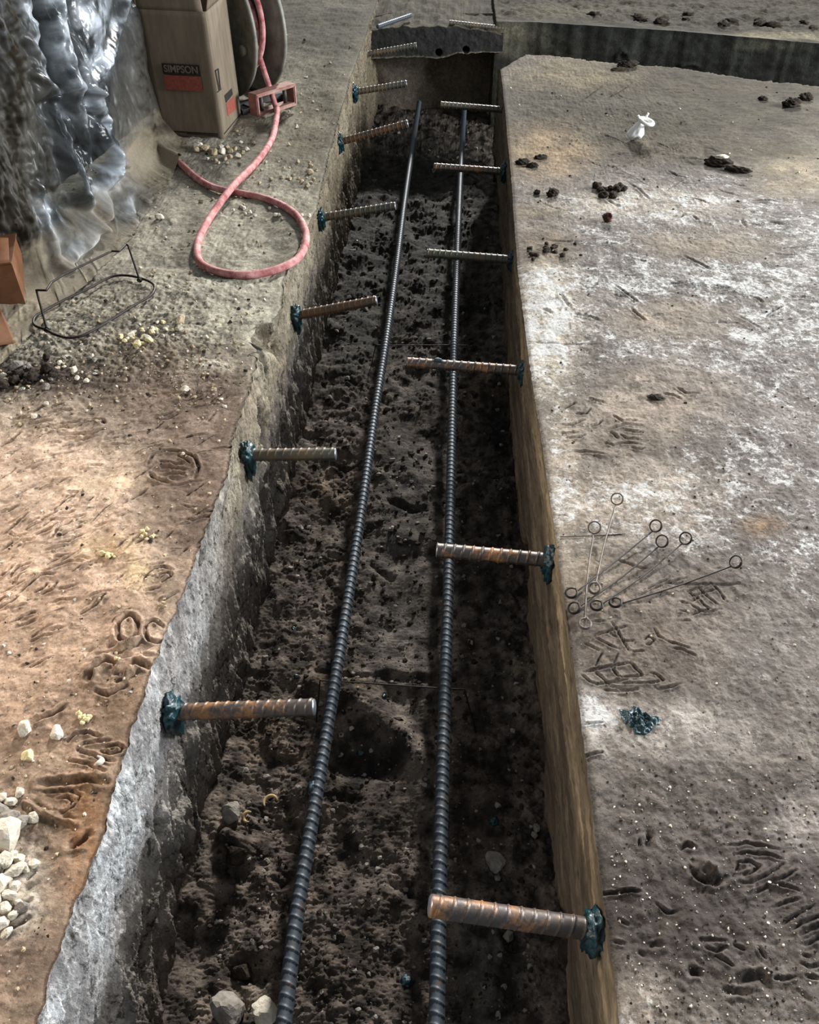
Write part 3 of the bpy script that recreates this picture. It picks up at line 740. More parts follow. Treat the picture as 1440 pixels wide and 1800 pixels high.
def relief_bed(X, Y):
    mid = np.exp(-((X-(-0.06))/0.11)**2)*sstep(0.70, 0.85, Y)*sstep(2.3, 1.6, Y)
    rough = 1-0.8*mid
    h = 0.022*fbm(X*5, Y*5, 3, 91)+rough*(0.010*fbm(X*14, Y*14, 4, 92)+0.0058*billow(X*34, Y*34, 4, 93)*np.clip(0.6+1.2*fbm(X*6, Y*6, 2, 98), 0.1, 1.8)+0.0022*billow(X*95, Y*95, 2, 94))
    h = h+0.0018*billow(X*110, Y*110, 2, 95)
    h = h+0.028*sstep(0.10, 0.0, X-XL)*(0.4+0.6*fbm(Y*5, Y*0, 3, 96))
    return h
def build_bed():
    Yr = YR[YR < 5.9]
    xs = np.arange(XL-0.10, XR+0.14, 0.0034)
    Y, X = np.meshgrid(Yr, xs, indexing='ij')
    H = relief_bed(X, Y)
    for s in BEDST: s.apply(X, Y, H)
    px, py = proj(X, Y, X*0+BED)
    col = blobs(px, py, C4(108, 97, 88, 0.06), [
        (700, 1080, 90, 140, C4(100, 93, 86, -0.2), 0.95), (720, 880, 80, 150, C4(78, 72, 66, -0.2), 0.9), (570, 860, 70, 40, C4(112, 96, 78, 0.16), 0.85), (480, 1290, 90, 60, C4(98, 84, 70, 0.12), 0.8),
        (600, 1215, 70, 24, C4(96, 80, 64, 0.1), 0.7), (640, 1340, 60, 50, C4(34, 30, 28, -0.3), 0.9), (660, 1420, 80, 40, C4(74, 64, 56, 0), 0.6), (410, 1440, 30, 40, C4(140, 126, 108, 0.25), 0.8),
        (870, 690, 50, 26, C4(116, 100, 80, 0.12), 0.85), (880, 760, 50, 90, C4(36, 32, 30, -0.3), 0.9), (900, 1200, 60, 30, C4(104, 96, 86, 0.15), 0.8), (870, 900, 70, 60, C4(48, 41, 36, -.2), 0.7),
        (620, 620, 70, 90, C4(58, 54, 47, 0.04), 0.85), (640, 480, 70, 130, C4(40, 38, 32, 0.0), 0.92), (780, 480, 120, 160, C4(44, 41, 35, 0.0), 0.92), (700, 320, 160, 130, C4(42, 39, 33, 0.0), 0.96),  # far soil darker, near soil lighter: light falloff painted into the colour
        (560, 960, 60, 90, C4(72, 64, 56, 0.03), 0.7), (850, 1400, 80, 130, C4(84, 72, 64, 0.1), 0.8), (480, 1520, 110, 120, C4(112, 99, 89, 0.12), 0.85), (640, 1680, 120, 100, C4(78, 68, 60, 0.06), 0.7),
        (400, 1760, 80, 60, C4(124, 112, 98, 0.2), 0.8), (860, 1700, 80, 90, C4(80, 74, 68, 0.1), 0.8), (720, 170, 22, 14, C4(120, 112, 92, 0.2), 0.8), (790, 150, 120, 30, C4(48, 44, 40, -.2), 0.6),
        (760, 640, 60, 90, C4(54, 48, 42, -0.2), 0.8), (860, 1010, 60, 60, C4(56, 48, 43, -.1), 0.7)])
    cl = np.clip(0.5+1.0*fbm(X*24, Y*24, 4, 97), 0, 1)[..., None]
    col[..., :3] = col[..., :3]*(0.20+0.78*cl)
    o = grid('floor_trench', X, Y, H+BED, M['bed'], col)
    tag(o, 'dark crumbly soil along the bottom of the trench', 'ground', kind='structure')
build_bed()

def zfun(which):
    rel, st, z0 = {'L': (relief_left, LEFT, 0.0), 'R': (relief_right, RIGHT, 0.0), 'B': (relief_bed, BEDST, BED)}[which]
    def f(x, y):
        X = np.array([[float(x)]]); Y = np.array([[float(y)]])
        H = rel(X, Y)
        for s in st: s.apply(X, Y, H)
        return float(H[0, 0])+z0
    return f
zL, zR, zB = zfun('L'), zfun('R'), zfun('B')
def on(which, x, y):
    """Ground point seen at photo pixel x, y."""
    zf = {'L': zL, 'R': zR, 'B': zB}[which]; z = BED if which == 'B' else 0.0
    for _ in range(3):
        p = P(x, y, z); z = zf(p[0], p[1])
    return P(x, y, z)

# ------------------------------------------------------------------ reinforcing bars
def collar(parent, base, side, seed, big):
    """Squeezed-out epoxy round the bar where it enters the wall, running down the face."""
    bm = bmesh.new()
    bmesh.ops.create_icosphere(bm, subdivisions=4, radius=1.0)
    for v in bm.verts:
        x, y, z = v.co
        n = float(fbm(np.array([x*2.2+seed]), np.array([y*2.2+z*2.7]), 3, seed)[0])
        k = 1+0.35*n
        zz = z*(0.030 if z > 0 else 0.030+0.026*big)
        wy = 0.024*(1.0 if z > -0.2 else 1-0.35*(-z))
        v.co = Vector((x*0.016*k+side*(0.003), y*wy*k*(0.8+0.2*big), zz*k))
    o = bm_obj('epoxy_collar', bm, M['epoxy'], parent, True)
    o['label'] = 'dark teal epoxy squeezed out around the bar'
    return o
def dowel(a, c, side, label, mat, r=0.0128, big=1.0, cl=True, seed=0, zfix=None):
    Xw = XL+0.004 if side > 0 else XR-0.002
    A = PX(*a, Xw)
    if zfix is not None: A = P(a[0], a[1], zfix)
    B = PY(*c, A[1])
    t = thing('rebar_dowel', label, 'rebar dowel', tuple(A), 'rebar dowels in the left trench wall' if side > 0 else 'rebar dowels in the right trench wall')
    u = (B-A)/np.linalg.norm(B-A)
    A2 = A-u*0.05; L = np.linalg.norm(B-A2)
    path = A2+u*np.linspace(0, L, int(L/0.0009))[:, None]
    tube('bar', path, r, mat, t, 28, A, rfun=rebar_fun(r, 0.0165, 0.0017, seed*0.37))
    e = tube('cut_end', np.array([B-u*0.001, B+u*0.0008]), r*0.94, M['cut_end'], t, 24, A)
    e['label'] = 'bright sawn end of the bar'
    if cl: collar(t, A, side, seed+3, big)
    return t, A, B
DOW = [((300, 1252), (552, 1243), 'rusty ribbed dowel stub in the left trench wall, nearest the camera, thick teal collar', M['steel_rust'], 1.2, True),
       ((432, 800), (590, 798), 'ribbed dowel stub second from the camera in the left wall, beside the dark cavity', M['steel_olive'], 1.2, True),
       ((518, 555), (662, 528), 'brown dowel stub third from the camera in the left wall, past the broken notch', M['steel_brown'], 0.9, True),
       ((562, 383), (695, 362), 'dark dowel stub fourth in the left wall, level with the hose loop', M['steel_olive'], 0.5, True),
       ((596, 250), (717, 217), 'smooth looking dark dowel stub fifth in the left wall, right of the rubble heap', M['steel_brown'], 0.4, True),
       ((622, 162), (715, 147), 'dowel stub sixth in the left wall, level with the hose reel base', M['steel_olive'], 0.4, True),
       ((646, 95), (732, 80), 'dim dowel stub seventh in the left wall, just before the end wall holes', M['steel_olive'], 0.3, False),
       ]
for i, (a, c, lab, mt, big, cl) in enumerate(DOW): dowel(a, c, 1, lab, mt, 0.0130 if i < 2 else 0.0125, big, cl, i)
DOWR = [((1050, 1635), (757, 1592), 'orange rusted dowel stub in the right trench wall, nearest the camera', M['steel_rust'], 1.0, True, None),
        ((972, 985), (768, 967), 'rust streaked dowel stub second in the right wall, left of the wire ties', M['steel_rust'], 0.8, True, None),
        ((924, 652), (716, 637), 'long dowel stub third in the right wall, teal epoxy speck on top', M['steel_rust'], 0.4, True, -0.075),
        ((903, 457), (750, 445), 'dowel stub fourth in the right wall, beside the dark dirt patch', M['steel_olive'], 0.3, True, -0.075),
        ((888, 302), (763, 293), 'yellowish dowel stub fifth in the right wall, left of the flat dirt clods', M['steel_rust'], 0.2, True, -0.075),
        ((884, 193), (775, 184), 'pale edged dowel stub sixth in the right wall, before the branch trench corner', M['steel_olive'], 0.2, False, -0.06),
        ((872, 49), (790, 40), 'faint dowel stub at the far right corner above the end wall', M['steel_olive'], 0.2, False, -0.03)]
RB = []
for i, (a, c, lab, mt, big, cl, zf) in enumerate(DOWR):
    RB.append(dowel(a, c, -1, lab, mt, 0.0128 if i < 2 else 0.0122, big, cl, i+20, zf))

BARZ = -0.405
_a, _b = P(664, 47, 0.009), P(722, 27, 0.009)
_o = tube('rebar', densify(np.array([_a, _b]), 0.003)-_a, 0.0125, M['steel_dark'], None, 20, rfun=rebar_fun(0.0095)); _o.location = _a
tag(_o, 'short dark bar lying across the far left corner of the trench end', 'rebar')
def long_bar(px, label, seed):
    pts = [P(x, y, BARZ) for x, y in px]
    p0 = pts[0]; pts = [p0+(p0-pts[1])*0.9]+pts
    path = spline(pts, 0.0016)
    o0 = pts[0]
    o = tube('rebar', path, 0.0112, M['steel_dark'], None, 20, o0, rfun=rebar_fun(0.0108, 0.0165, 0.0024, seed))
    o.location = o0
    return tag(o, label, 'rebar', 'long bars along the trench'), path
LB, LPATH = long_bar([(500, 1790), (523, 1600), (556, 1400), (589, 1200), (614, 1040), (638, 880), (660, 720), (679, 600), (697, 470), (712, 350), (728, 240), (737, 180)],
                     'long dark ribbed rebar running the length of the trench, the left of two', 0.1)
RBAR, RPATH = long_bar([(768, 1790), (772, 1600), (777, 1400), (783, 1200), (788, 1040), (792, 880), (796, 700), (800, 560), (805, 420), (810, 300), (815, 215), (817, 185)],
                       'long dark ribbed rebar running the length of the trench, the right of two', 0.6)

def bar_at(path, y):
    k = np.argmin([abs(proj(*[np.array(v) for v in q])[1]-y) for q in path[::12]])
    return path[::12][k]
def wire_chair(name, ya, yb, label, legs):
    a = bar_at(LPATH, ya).copy(); b = bar_at(RPATH, yb).copy()
    z = -0.0132
    a2 = a+np.array([-0.034, 0, z]); b2 = b+np.array([0.04, 0, z])
    pts = [np.array([a2[0]+legs[0][0], a2[1]+legs[0][1], zB(a2[0]+legs[0][0], a2[1]+legs[0][1])-0.01]), a2, a+np.array([0, 0, z]), b+np.array([0, 0, z]), b2,
           np.array([b2[0]+legs[1][0], b2[1]+legs[1][1], zB(b2[0]+legs[1][0], b2[1]+legs[1][1])-0.01])]
    o0 = pts[1]
    o = tube(name, densify(np.array(pts), 0.004), 0.0016, M['wire'], None, 8, o0); o.location = o0
    return tag(o, label, 'wire chair', 'wire chairs carrying the long bars')
wire_chair('wire_chair', 1186, 1203, 'thin wire chair carrying the two long bars, the nearer one', [(-0.01, -0.05), (0.03, -0.05)])
wire_chair('wire_chair', 600, 598, 'thin wire chair carrying the two long bars, the farther one', [(-0.02, -0.03), (0.03, -0.06)])

# epoxy drips
def lump(name, loc, s, mat, seed, label, cat, group=None, sub=3, amp=0.35, smooth=True, rot=0.0, freq=2.0, parent=None, sink=0.3):
    bm = bmesh.new(); bmesh.ops.create_icosphere(bm, subdivisions=sub, radius=1.0)
    co = np.array([v.co[:] for v in bm.verts])
    n = fbm(co[:, 0]*freq+seed*1.3+co[:, 2]*freq*.7, co[:, 1]*freq-co[:, 2]*freq*.8+seed, 3, seed)
    cr, sr = math.cos(rot), math.sin(rot)
    for v, k in zip(bm.verts, n):
        q = v.co*(1+amp*float(k)); x, y = q.x*s[0], q.y*s[1]
        v.co = Vector((cr*x-sr*y, sr*x+cr*y, q.z*s[2]))
    o = bm_obj(name, bm, mat, parent, smooth)
    o.location = Vector(loc)+Vector((0, 0, s[2]*(1-sink)))
    if label: tag(o, label, cat, group)
    return o
def rock(name, loc, s, mat, seed, label, cat, group=None, rot=0.0, n=16, sink=0.25, parent=None, smooth=False):
    rg = np.random.default_rng(seed); bm = bmesh.new()
    bmesh.ops.create_icosphere(bm, subdivisions=3, radius=1.0)
    pl = rg.standard_normal((n, 3)); pl /= np.linalg.norm(pl, axis=1)[:, None]; dd = rg.uniform(0.62, 0.95, n)
    co = np.array([v.co[:] for v in bm.verts])
    k = co @ pl.T; k = np.where(k > 0.05, dd/np.maximum(k, 0.05), 9.0)
    rr = np.minimum(k.min(1), 1.15)+0.05*fbm(co[:, 0]*3+seed, co[:, 1]*3+co[:, 2]*3, 3, seed % 50)
    for v, r_ in zip(bm.verts, rr): v.co = Vector((v.co.x*r_*s[0], v.co.y*r_*s[1], v.co.z*r_*s[2]))
    bmesh.ops.rotate(bm, verts=bm.verts, cent=(0, 0, 0), matrix=Matrix.Rotation(rot, 3, 'Z'))
    lo = min(v.co.z for v in bm.verts)
    o = bm_obj(name, bm, mat, parent, smooth)
    o.location = Vector(loc)+Vector((0, 0, -lo*(1-sink)))
    if label: tag(o, label, cat, group)
    return o

k = bar_at(LPATH, 1385)
lump('epoxy_drip', k+np.array([-0.010, 0, -0.002]), (0.009, 0.012, 0.009), M['epoxy'], 4, 'teal epoxy drip stuck on the left long bar, near the camera', 'epoxy drip', 'teal epoxy drips', 3, 0.3, sink=0.6)
_, A3, B3 = RB[2]
u3 = (B3-A3)/np.linalg.norm(B3-A3)
lump('epoxy_drip', A3+u3*(np.linalg.norm(B3-A3)*0.74)+np.array([0, 0, 0.0105]), (0.012, 0.007, 0.005), M['epoxy'], 5, 'teal epoxy speck on top of the third right wall dowel', 'epoxy drip', 'teal epoxy drips', 3, 0.3, rot=-0.4, sink=0.6)
for i, (x, y, s, lab) in enumerate([(635, 1325, 9, 'teal epoxy drip in the dark hollow between the long bars'), (675, 1225, 6, 'teal epoxy bead on the soil mound between the long bars'),
                                    (521, 1190, 6, 'teal epoxy bead on the soil under the left wall, near the second chair'), (868, 1446, 10, 'teal epoxy drip on the soil right of the right long bar'),
                                    (714, 1727, 11, 'teal epoxy drip on the soil between the long bars at the bottom'), (627, 426, 9, 'pale teal epoxy splash on the far trench soil, under the left wall'),
                                    (516, 1106, 6, 'teal epoxy fleck on the trench soil left of the left long bar')]):
    lump('epoxy_drip', on('B', x, y), (s*1e-3, s*0.8e-3, s*.6e-3), M['epoxy'], 40+i, lab, 'epoxy drip', 'teal epoxy drips', 3, 0.45, rot=i*1.1)

# hardened epoxy puddle on the right slab
def epoxy_blob():
    out = np.array([P(x, y)[:2] for x, y in [(1090, 1245), (1104, 1250), (1112, 1241), (1122, 1240), (1130, 1252), (1146, 1254), (1165, 1263), (1164, 1272), (1150, 1276), (1143, 1285), (1132, 1291), (1118, 1289), (1112, 1278), (1098, 1269)]])
    c = out.mean(0); n = 90
    ang = np.arctan2(*(out-c).T[::-1]); o = np.argsort(ang); ang = ang[o]; rad = np.hypot(*(out-c).T)[o]
    th = np.linspace(-math.pi, math.pi, n, endpoint=False)
    R = np.interp(th, np.concatenate([ang-2*math.pi, ang, ang+2*math.pi]), np.tile(rad, 3))*(1+0.10*noise(np.cos(th)*5, np.sin(th)*5, 3))
    z0 = zR(c[0], c[1]); rings = 26
    V = []
    for i in range(rings+1):
        f = i/rings; x = c[0]+R*f*np.cos(th); y = c[1]+R*f*np.sin(th)
        h = 0.007*np.sqrt(np.clip(1-f**3, 0, 1))*(1+0.9*fbm(x*130, y*130, 3, 6))-0.003
        V.append(np.stack([x-c[0], y-c[1], h], -1))
    V = np.array(V); i = np.arange((rings+1)*n).reshape(rings+1, n); j = np.roll(i, -1, 1)
    F = np.stack([i[:-1], i[1:], j[1:], j[:-1]], -1).reshape(-1, 4)
    ob = mesh_np('epoxy_puddle', V.reshape(-1, 3), F[:, ::-1], None, M['epoxy']); ob.location = (c[0], c[1], z0)
    tag(ob, 'hardened dark teal epoxy puddle on the right slab below the boot tread', 'epoxy puddle')
epoxy_blob()

# ------------------------------------------------------------------ double-loop wire ties on the right slab
def wire_tie(e1, e2, label, mat, seed, lift=0.016):
    a, b = on('R', *e1), on('R', *e2)
    t = thing('wire_tie', label, 'wire tie', tuple(b), 'double-loop wire ties on the right slab')
    rr, rw = 0.0102, 0.0014
    d = a-b; d[2] = 0; d /= np.linalg.norm(d); side = np.array([-d[1], d[0], 0]); up = np.array([0, 0, 1.0])
    A = a-d*rr+up*lift*0.8; B = b+d*rr*1.25+up*0.0024
    m = (A+B)/2+side*0.003*math.sin(seed)
    m[2] = max(m[2]*0.62, zR(m[0], m[1])+0.0022)
    tube('shaft', spline([B, m, A], 0.004)-np.array(b), rw, mat, t, 8)
    def ring(c, turns, lean, ph):
        ax1 = d*math.cos(lean)+up*math.sin(lean); ax2 = side
        n = np.cross(ax1, ax2)
        th = np.linspace(0, 2*math.pi*turns, 60)+ph
        pts = c+(rr*np.linspace(1.0, 0.80 if turns > 1.5 else 1.0, 60))[:, None]*(np.cos(th)[:, None]*ax1+np.sin(th)[:, None]*ax2)+n*(np.linspace(0, 1, 60)*0.0036)[:, None]
        tail = pts[-1]+(pts[-1]-pts[-2])*3.5
        return np.vstack([pts, tail[None]])
    ta = ring(A+d*rr*0.75+up*rr*0.75, 1.3, 0.95, math.pi)
    tube('loop', ta-np.array(b), rw, mat, t, 8)
    tb = ring(b+up*(0.008), 1.9, 0.30+0.2*math.sin(seed*2.0), 0)
    tube('loop', tb-np.array(b), rw, mat, t, 8)
TIES = [((1082, 890), (1044, 1040), 'wire tie reaching farthest from the camera, dull grey shaft, loop at its top', 'wire_pale'),
        ((1042, 940), (1027, 1103), 'steep wire tie whose near loop lies nearest the camera, grey shaft', 'wire_pale'),
        ((1151, 938), (1004, 1049), 'wire tie with its lower loop right at the trench edge, uppermost slanting one', 'wire'),
        ((1162, 965), (1009, 1075), 'slanting wire tie, second from the top of the parallel fan', 'wire'),
        ((1203, 960), (1048, 1071), 'slanting wire tie, third of the parallel fan, between its neighbour and the long low one', 'wire'),
        ((1291, 1002), (1081, 1066), 'longest looking wire tie pointing out to the right over the lattice tread', 'wire')]
for i, (a, b, lab, mt) in enumerate(TIES): wire_tie(a, b, lab, M[mt], i+1)
tn = tube('wire_offcut', spline([on('R', 985, 945)+np.array([0, 0, .002]), on('R', 1040, 944)+np.array([0, 0, .003]), on('R', 1099, 940)+np.array([0, 0, .002])], .004), 0.0008, M['wire'], None, 6)
tag(tn, 'thin straight wire offcut crossing behind the wire ties', 'wire offcut')

# ------------------------------------------------------------------ bent wire stand on the left slab
def wire_stand():
    ZS = lambda p: [(x/4.235, 390+y/4.235) for x, y in p]
    base = ZS([(350, 805), (400, 835), (490, 862), (570, 858), (650, 830), (800, 745), (1000, 620), (1120, 550), (1152, 495), (1130, 455), (1050, 420), (950, 400), (860, 402), (780, 430),
               (650, 500), (500, 570), (350, 650), (270, 700), (248, 740), (265, 775)])
    o0 = P(*base[0])
    t = thing('wire_stand', 'black bent wire stand with a raised handle lying on the left floor by the plastic', 'wire stand', tuple(o0))
    pts = [P(x, y, 0.012) for x, y in base]
    path = spline(pts+[pts[0]], 0.006)[:-1]
    tube('base_loop', path-o0, 0.0031, M['wire'], t, 10, closed=True)
    j0, j1 = [P(*q, 0.012) for q in ZS([(1040, 432), (350, 803)])]
    H = 0.085
    h = [j0]+[P(*q, H) for q in ZS([(952, 172), (938, 168), (885, 220), (830, 218), (470, 395), (385, 450), (345, 510)])]+[P(*q, H*0.98) for q in ZS([(270, 508)])]+[j1]
    tube('handle', densify(np.array(h), 0.006)-o0, 0.0026, M['wire'], t, 10)
    for j in (j0, j1):
        a = np.linspace(0, 4*math.pi, 40)
        c = np.stack([np.cos(a)*0.0052, np.linspace(-0.006, 0.006, 40), np.sin(a)*0.0052], -1)+j
        tube('twist', c-o0, 0.0016, M['wire'], t, 6)
wire_stand()

# ------------------------------------------------------------------ hose, reel and carton
REEL_A = np.array([0.70, 0.71, 0.0]); REEL_A /= np.linalg.norm(REEL_A)
REEL_R = 0.232
RC = np.array([-0.856, 3.42, 0.257])
def disc(center, axis, r, thick, mat, name, parent, off, hole=0.0, rim=True, seg=64):
    ax = axis/np.linalg.norm(axis); u = np.array([0, 0, 1.0]); v = np.cross(ax, u); v /= np.linalg.norm(v); u = np.cross(v, ax)
    th = np.linspace(0, 2*math.pi, seg, endpoint=False)
    prof = [(0.0, -thick/2), (r*0.30, -thick/2), (r*0.34, -thick/2-0.008), (r*0.90, -thick/2-0.008), (r*0.95, -thick/2), (r-0.004, -thick/2-0.004), (r+0.003, 0), (r-0.004, thick/2+0.004), (r*0.95, thick/2), (r*0.34, thick/2-0.006), (r*0.30, thick/2), (0.0, thick/2)]
    V = []
    for (rr, h) in prof: V.append(center-off+ax*h+rr*(np.cos(th)[:, None]*u+np.sin(th)[:, None]*v))
    V = np.array(V); m = len(prof); i = np.arange(m*seg).reshape(m, seg); j = np.roll(i, -1, 1)
    F = np.stack([i[:-1], i[1:], j[1:], j[:-1]], -1).reshape(-1, 4)
    return mesh_np(name, V.reshape(-1, 3), F, None, mat, parent)
def rbox(bm, c, ax, size, bev=0.003):
    ax = [Vector(a) for a in ax]
    r = bmesh.ops.create_cube(bm, size=1.0)
    M4 = Matrix(((ax[0][0], ax[1][0], ax[2][0], c[0]), (ax[0][1], ax[1][1], ax[2][1], c[1]), (ax[0][2], ax[1][2], ax[2][2], c[2]), (0, 0, 0, 1)))
    for v in r['verts']: v.co = M4 @ Vector((v.co.x*size[0], v.co.y*size[1], v.co.z*size[2]))
    if bev:
        es = list({e for v in r['verts'] for e in v.link_edges})
        bmesh.ops.bevel(bm, geom=es, offset=bev, segments=2, affect='EDGES')
REEL_W = 0.13
def reel():
    base = np.array([RC[0], RC[1], 0.0]); O = base
    t = thing('hose_reel', 'dusty metal hose reel with two round flanges standing behind the tall carton', 'hose reel', tuple(base))
    c2 = RC+REEL_A*REEL_W
    f1 = disc(RC, -REEL_A, REEL_R, 0.010, M['reel'], 'flange', t, O); f2 = disc(c2, REEL_A, REEL_R, 0.010, M['reel'], 'flange', t, O)
    tube('drum', np.array([RC+REEL_A*0.006, c2-REEL_A*0.006])-O, 0.085, M['reel_in'], t, 40)
    u = np.array([0, 0, 1.0])
    d = ray(432, 88); nq = CAM+d*(((RC-CAM) @ REEL_A)/(d @ REEL_A))
    hb = tube('hub_bolt', np.array([nq-REEL_A*0.002, nq-REEL_A*0.020])-O, 0.019, M['reel'], t, 6); hb['label'] = 'pale hexagonal hub bolt'
    tube('axle', np.array([RC-REEL_A*0.03, c2+REEL_A*0.04])-O, 0.010, M['reel_base'], t, 16)
    # base frame: two cross feet, uprights at each end
    side = np.cross(u, REEL_A)
    bm = bmesh.new()
    for c in (RC-REEL_A*0.045, c2+REEL_A*0.045):
        g = np.array([c[0], c[1], 0.012])-O
        rbox(bm, g, (side, REEL_A, u), (0.36, 0.035, 0.022))
        rbox(bm, np.array([c[0], c[1], RC[2]/2+0.015])-O, (side, REEL_A, u), (0.045, 0.006, RC[2]))
    mid = (RC+c2)/2
    for s in (-0.12, 0.12):
        g = np.array([mid[0], mid[1], 0.02])-O+side*s
        rbox(bm, g, (REEL_A, side, u), (REEL_W+0.10, 0.03, 0.02))
    bm_obj('base_frame', bm, M['reel_base'], t)
    # roller guide in front, dusty red
    ga = P(448, 208, 0.01); gb = P(516, 186, 0.01); ga[2] = gb[2] = 0.058
    gx = gb-ga; gx[2] = 0; gl = np.linalg.norm(gx); gx /= gl; gy = np.array([-gx[1], gx[0], 0])
    gc = (ga+gb)/2
    bm = bmesh.new()
    rbox(bm, gc+u*0.030-O, (gx, gy, u), (gl, 0.050, 0.012)); rbox(bm, gc-u*0.035-O, (gx, gy, u), (gl, 0.050, 0.012))
    rbox(bm, ga-u*0.002-O+gx*0.005, (gx, gy, u), (0.012, 0.050, 0.07)); rbox(bm, gb-u*0.002-O-gx*0.005, (gx, gy, u), (0.012, 0.050, 0.07))
    g = bm_obj('guide', bm, M['reel_in'], t); g['label'] = 'dusty red roller guide'
    for s in (-0.30, 0.30):
        q = gc+gx*gl*s-O
        tube('roller', np.array([q-u*0.028, q+u*0.024]), 0.008, M['reel_base'], t, 14)
    return gc
GC = reel()
HR = 0.0104
def hose():
    u = np.array([0, 0, 1.0]); side = np.cross(u, REEL_A)
    pts = []
    turns, n = 5.5, 0
    for k in range(int(turns*40)):
        a = 2*math.pi*k/40.0
        lay = 0 if k < 120 else 1
        w = (k % 120)/120.0; w = w if lay == 0 else 1-w
        r = 0.096+0.0205*lay
        pts.append(RC+REEL_A*(0.028+w*(REEL_W-0.056))+r*(math.cos(a)*u*1.0+math.sin(a)*side))
    # loose top winding, then off through the guide
    a0 = 2*math.pi*turns
    for k in range(1, 22):
        a = a0+2*math.pi*k/40.0
        r = 0.150+0.030*math.sin(k*0.15)
        pts.append(RC+REEL_A*(0.035+0.0032*k)+r*(math.cos(a)*u+math.sin(a)*side))
    last = pts[-1]
    mid = (last+GC)/2; mid[2] = GC[2]+0.012
    fl = [(487, 192), (485, 215), (478, 242), (462, 272), (440, 297), (418, 318), (397, 343), (376, 372), (358, 402), (347, 430), (348, 452), (362, 468), (388, 479), (420, 484),
          (455, 480), (492, 470), (522, 452), (536, 430), (537, 408), (524, 383), (500, 364), (468, 350), (430, 341), (398, 335), (368, 325), (342, 309), (318, 289), (300, 279), (282, 272)]
    ps = []
    for i, (x, y) in enumerate(fl):
        z = HR
        if 4 <= i <= 8: z = HR+2.0*HR*math.exp(-((i-5.9)/1.05)**2)
        if i == 0: z = HR+0.030
        if i == 1: z = HR+0.010
        p = P(x, y, z); ps.append(p)
    for p in ps:
        if p[2] <= HR+1e-6: p[2] += zL(p[0], p[1])*0.6
    path = spline(pts+[GC+np.array([0, 0, 0.0])]+ps, 0.008)
    o0 = ps[9]
    o = tube('hose', path, HR, M['hose'], None, 16, o0); o.location = o0
    tag(o, 'dusty red rubber hose wound on the reel and looped across the left floor', 'hose')
hose()

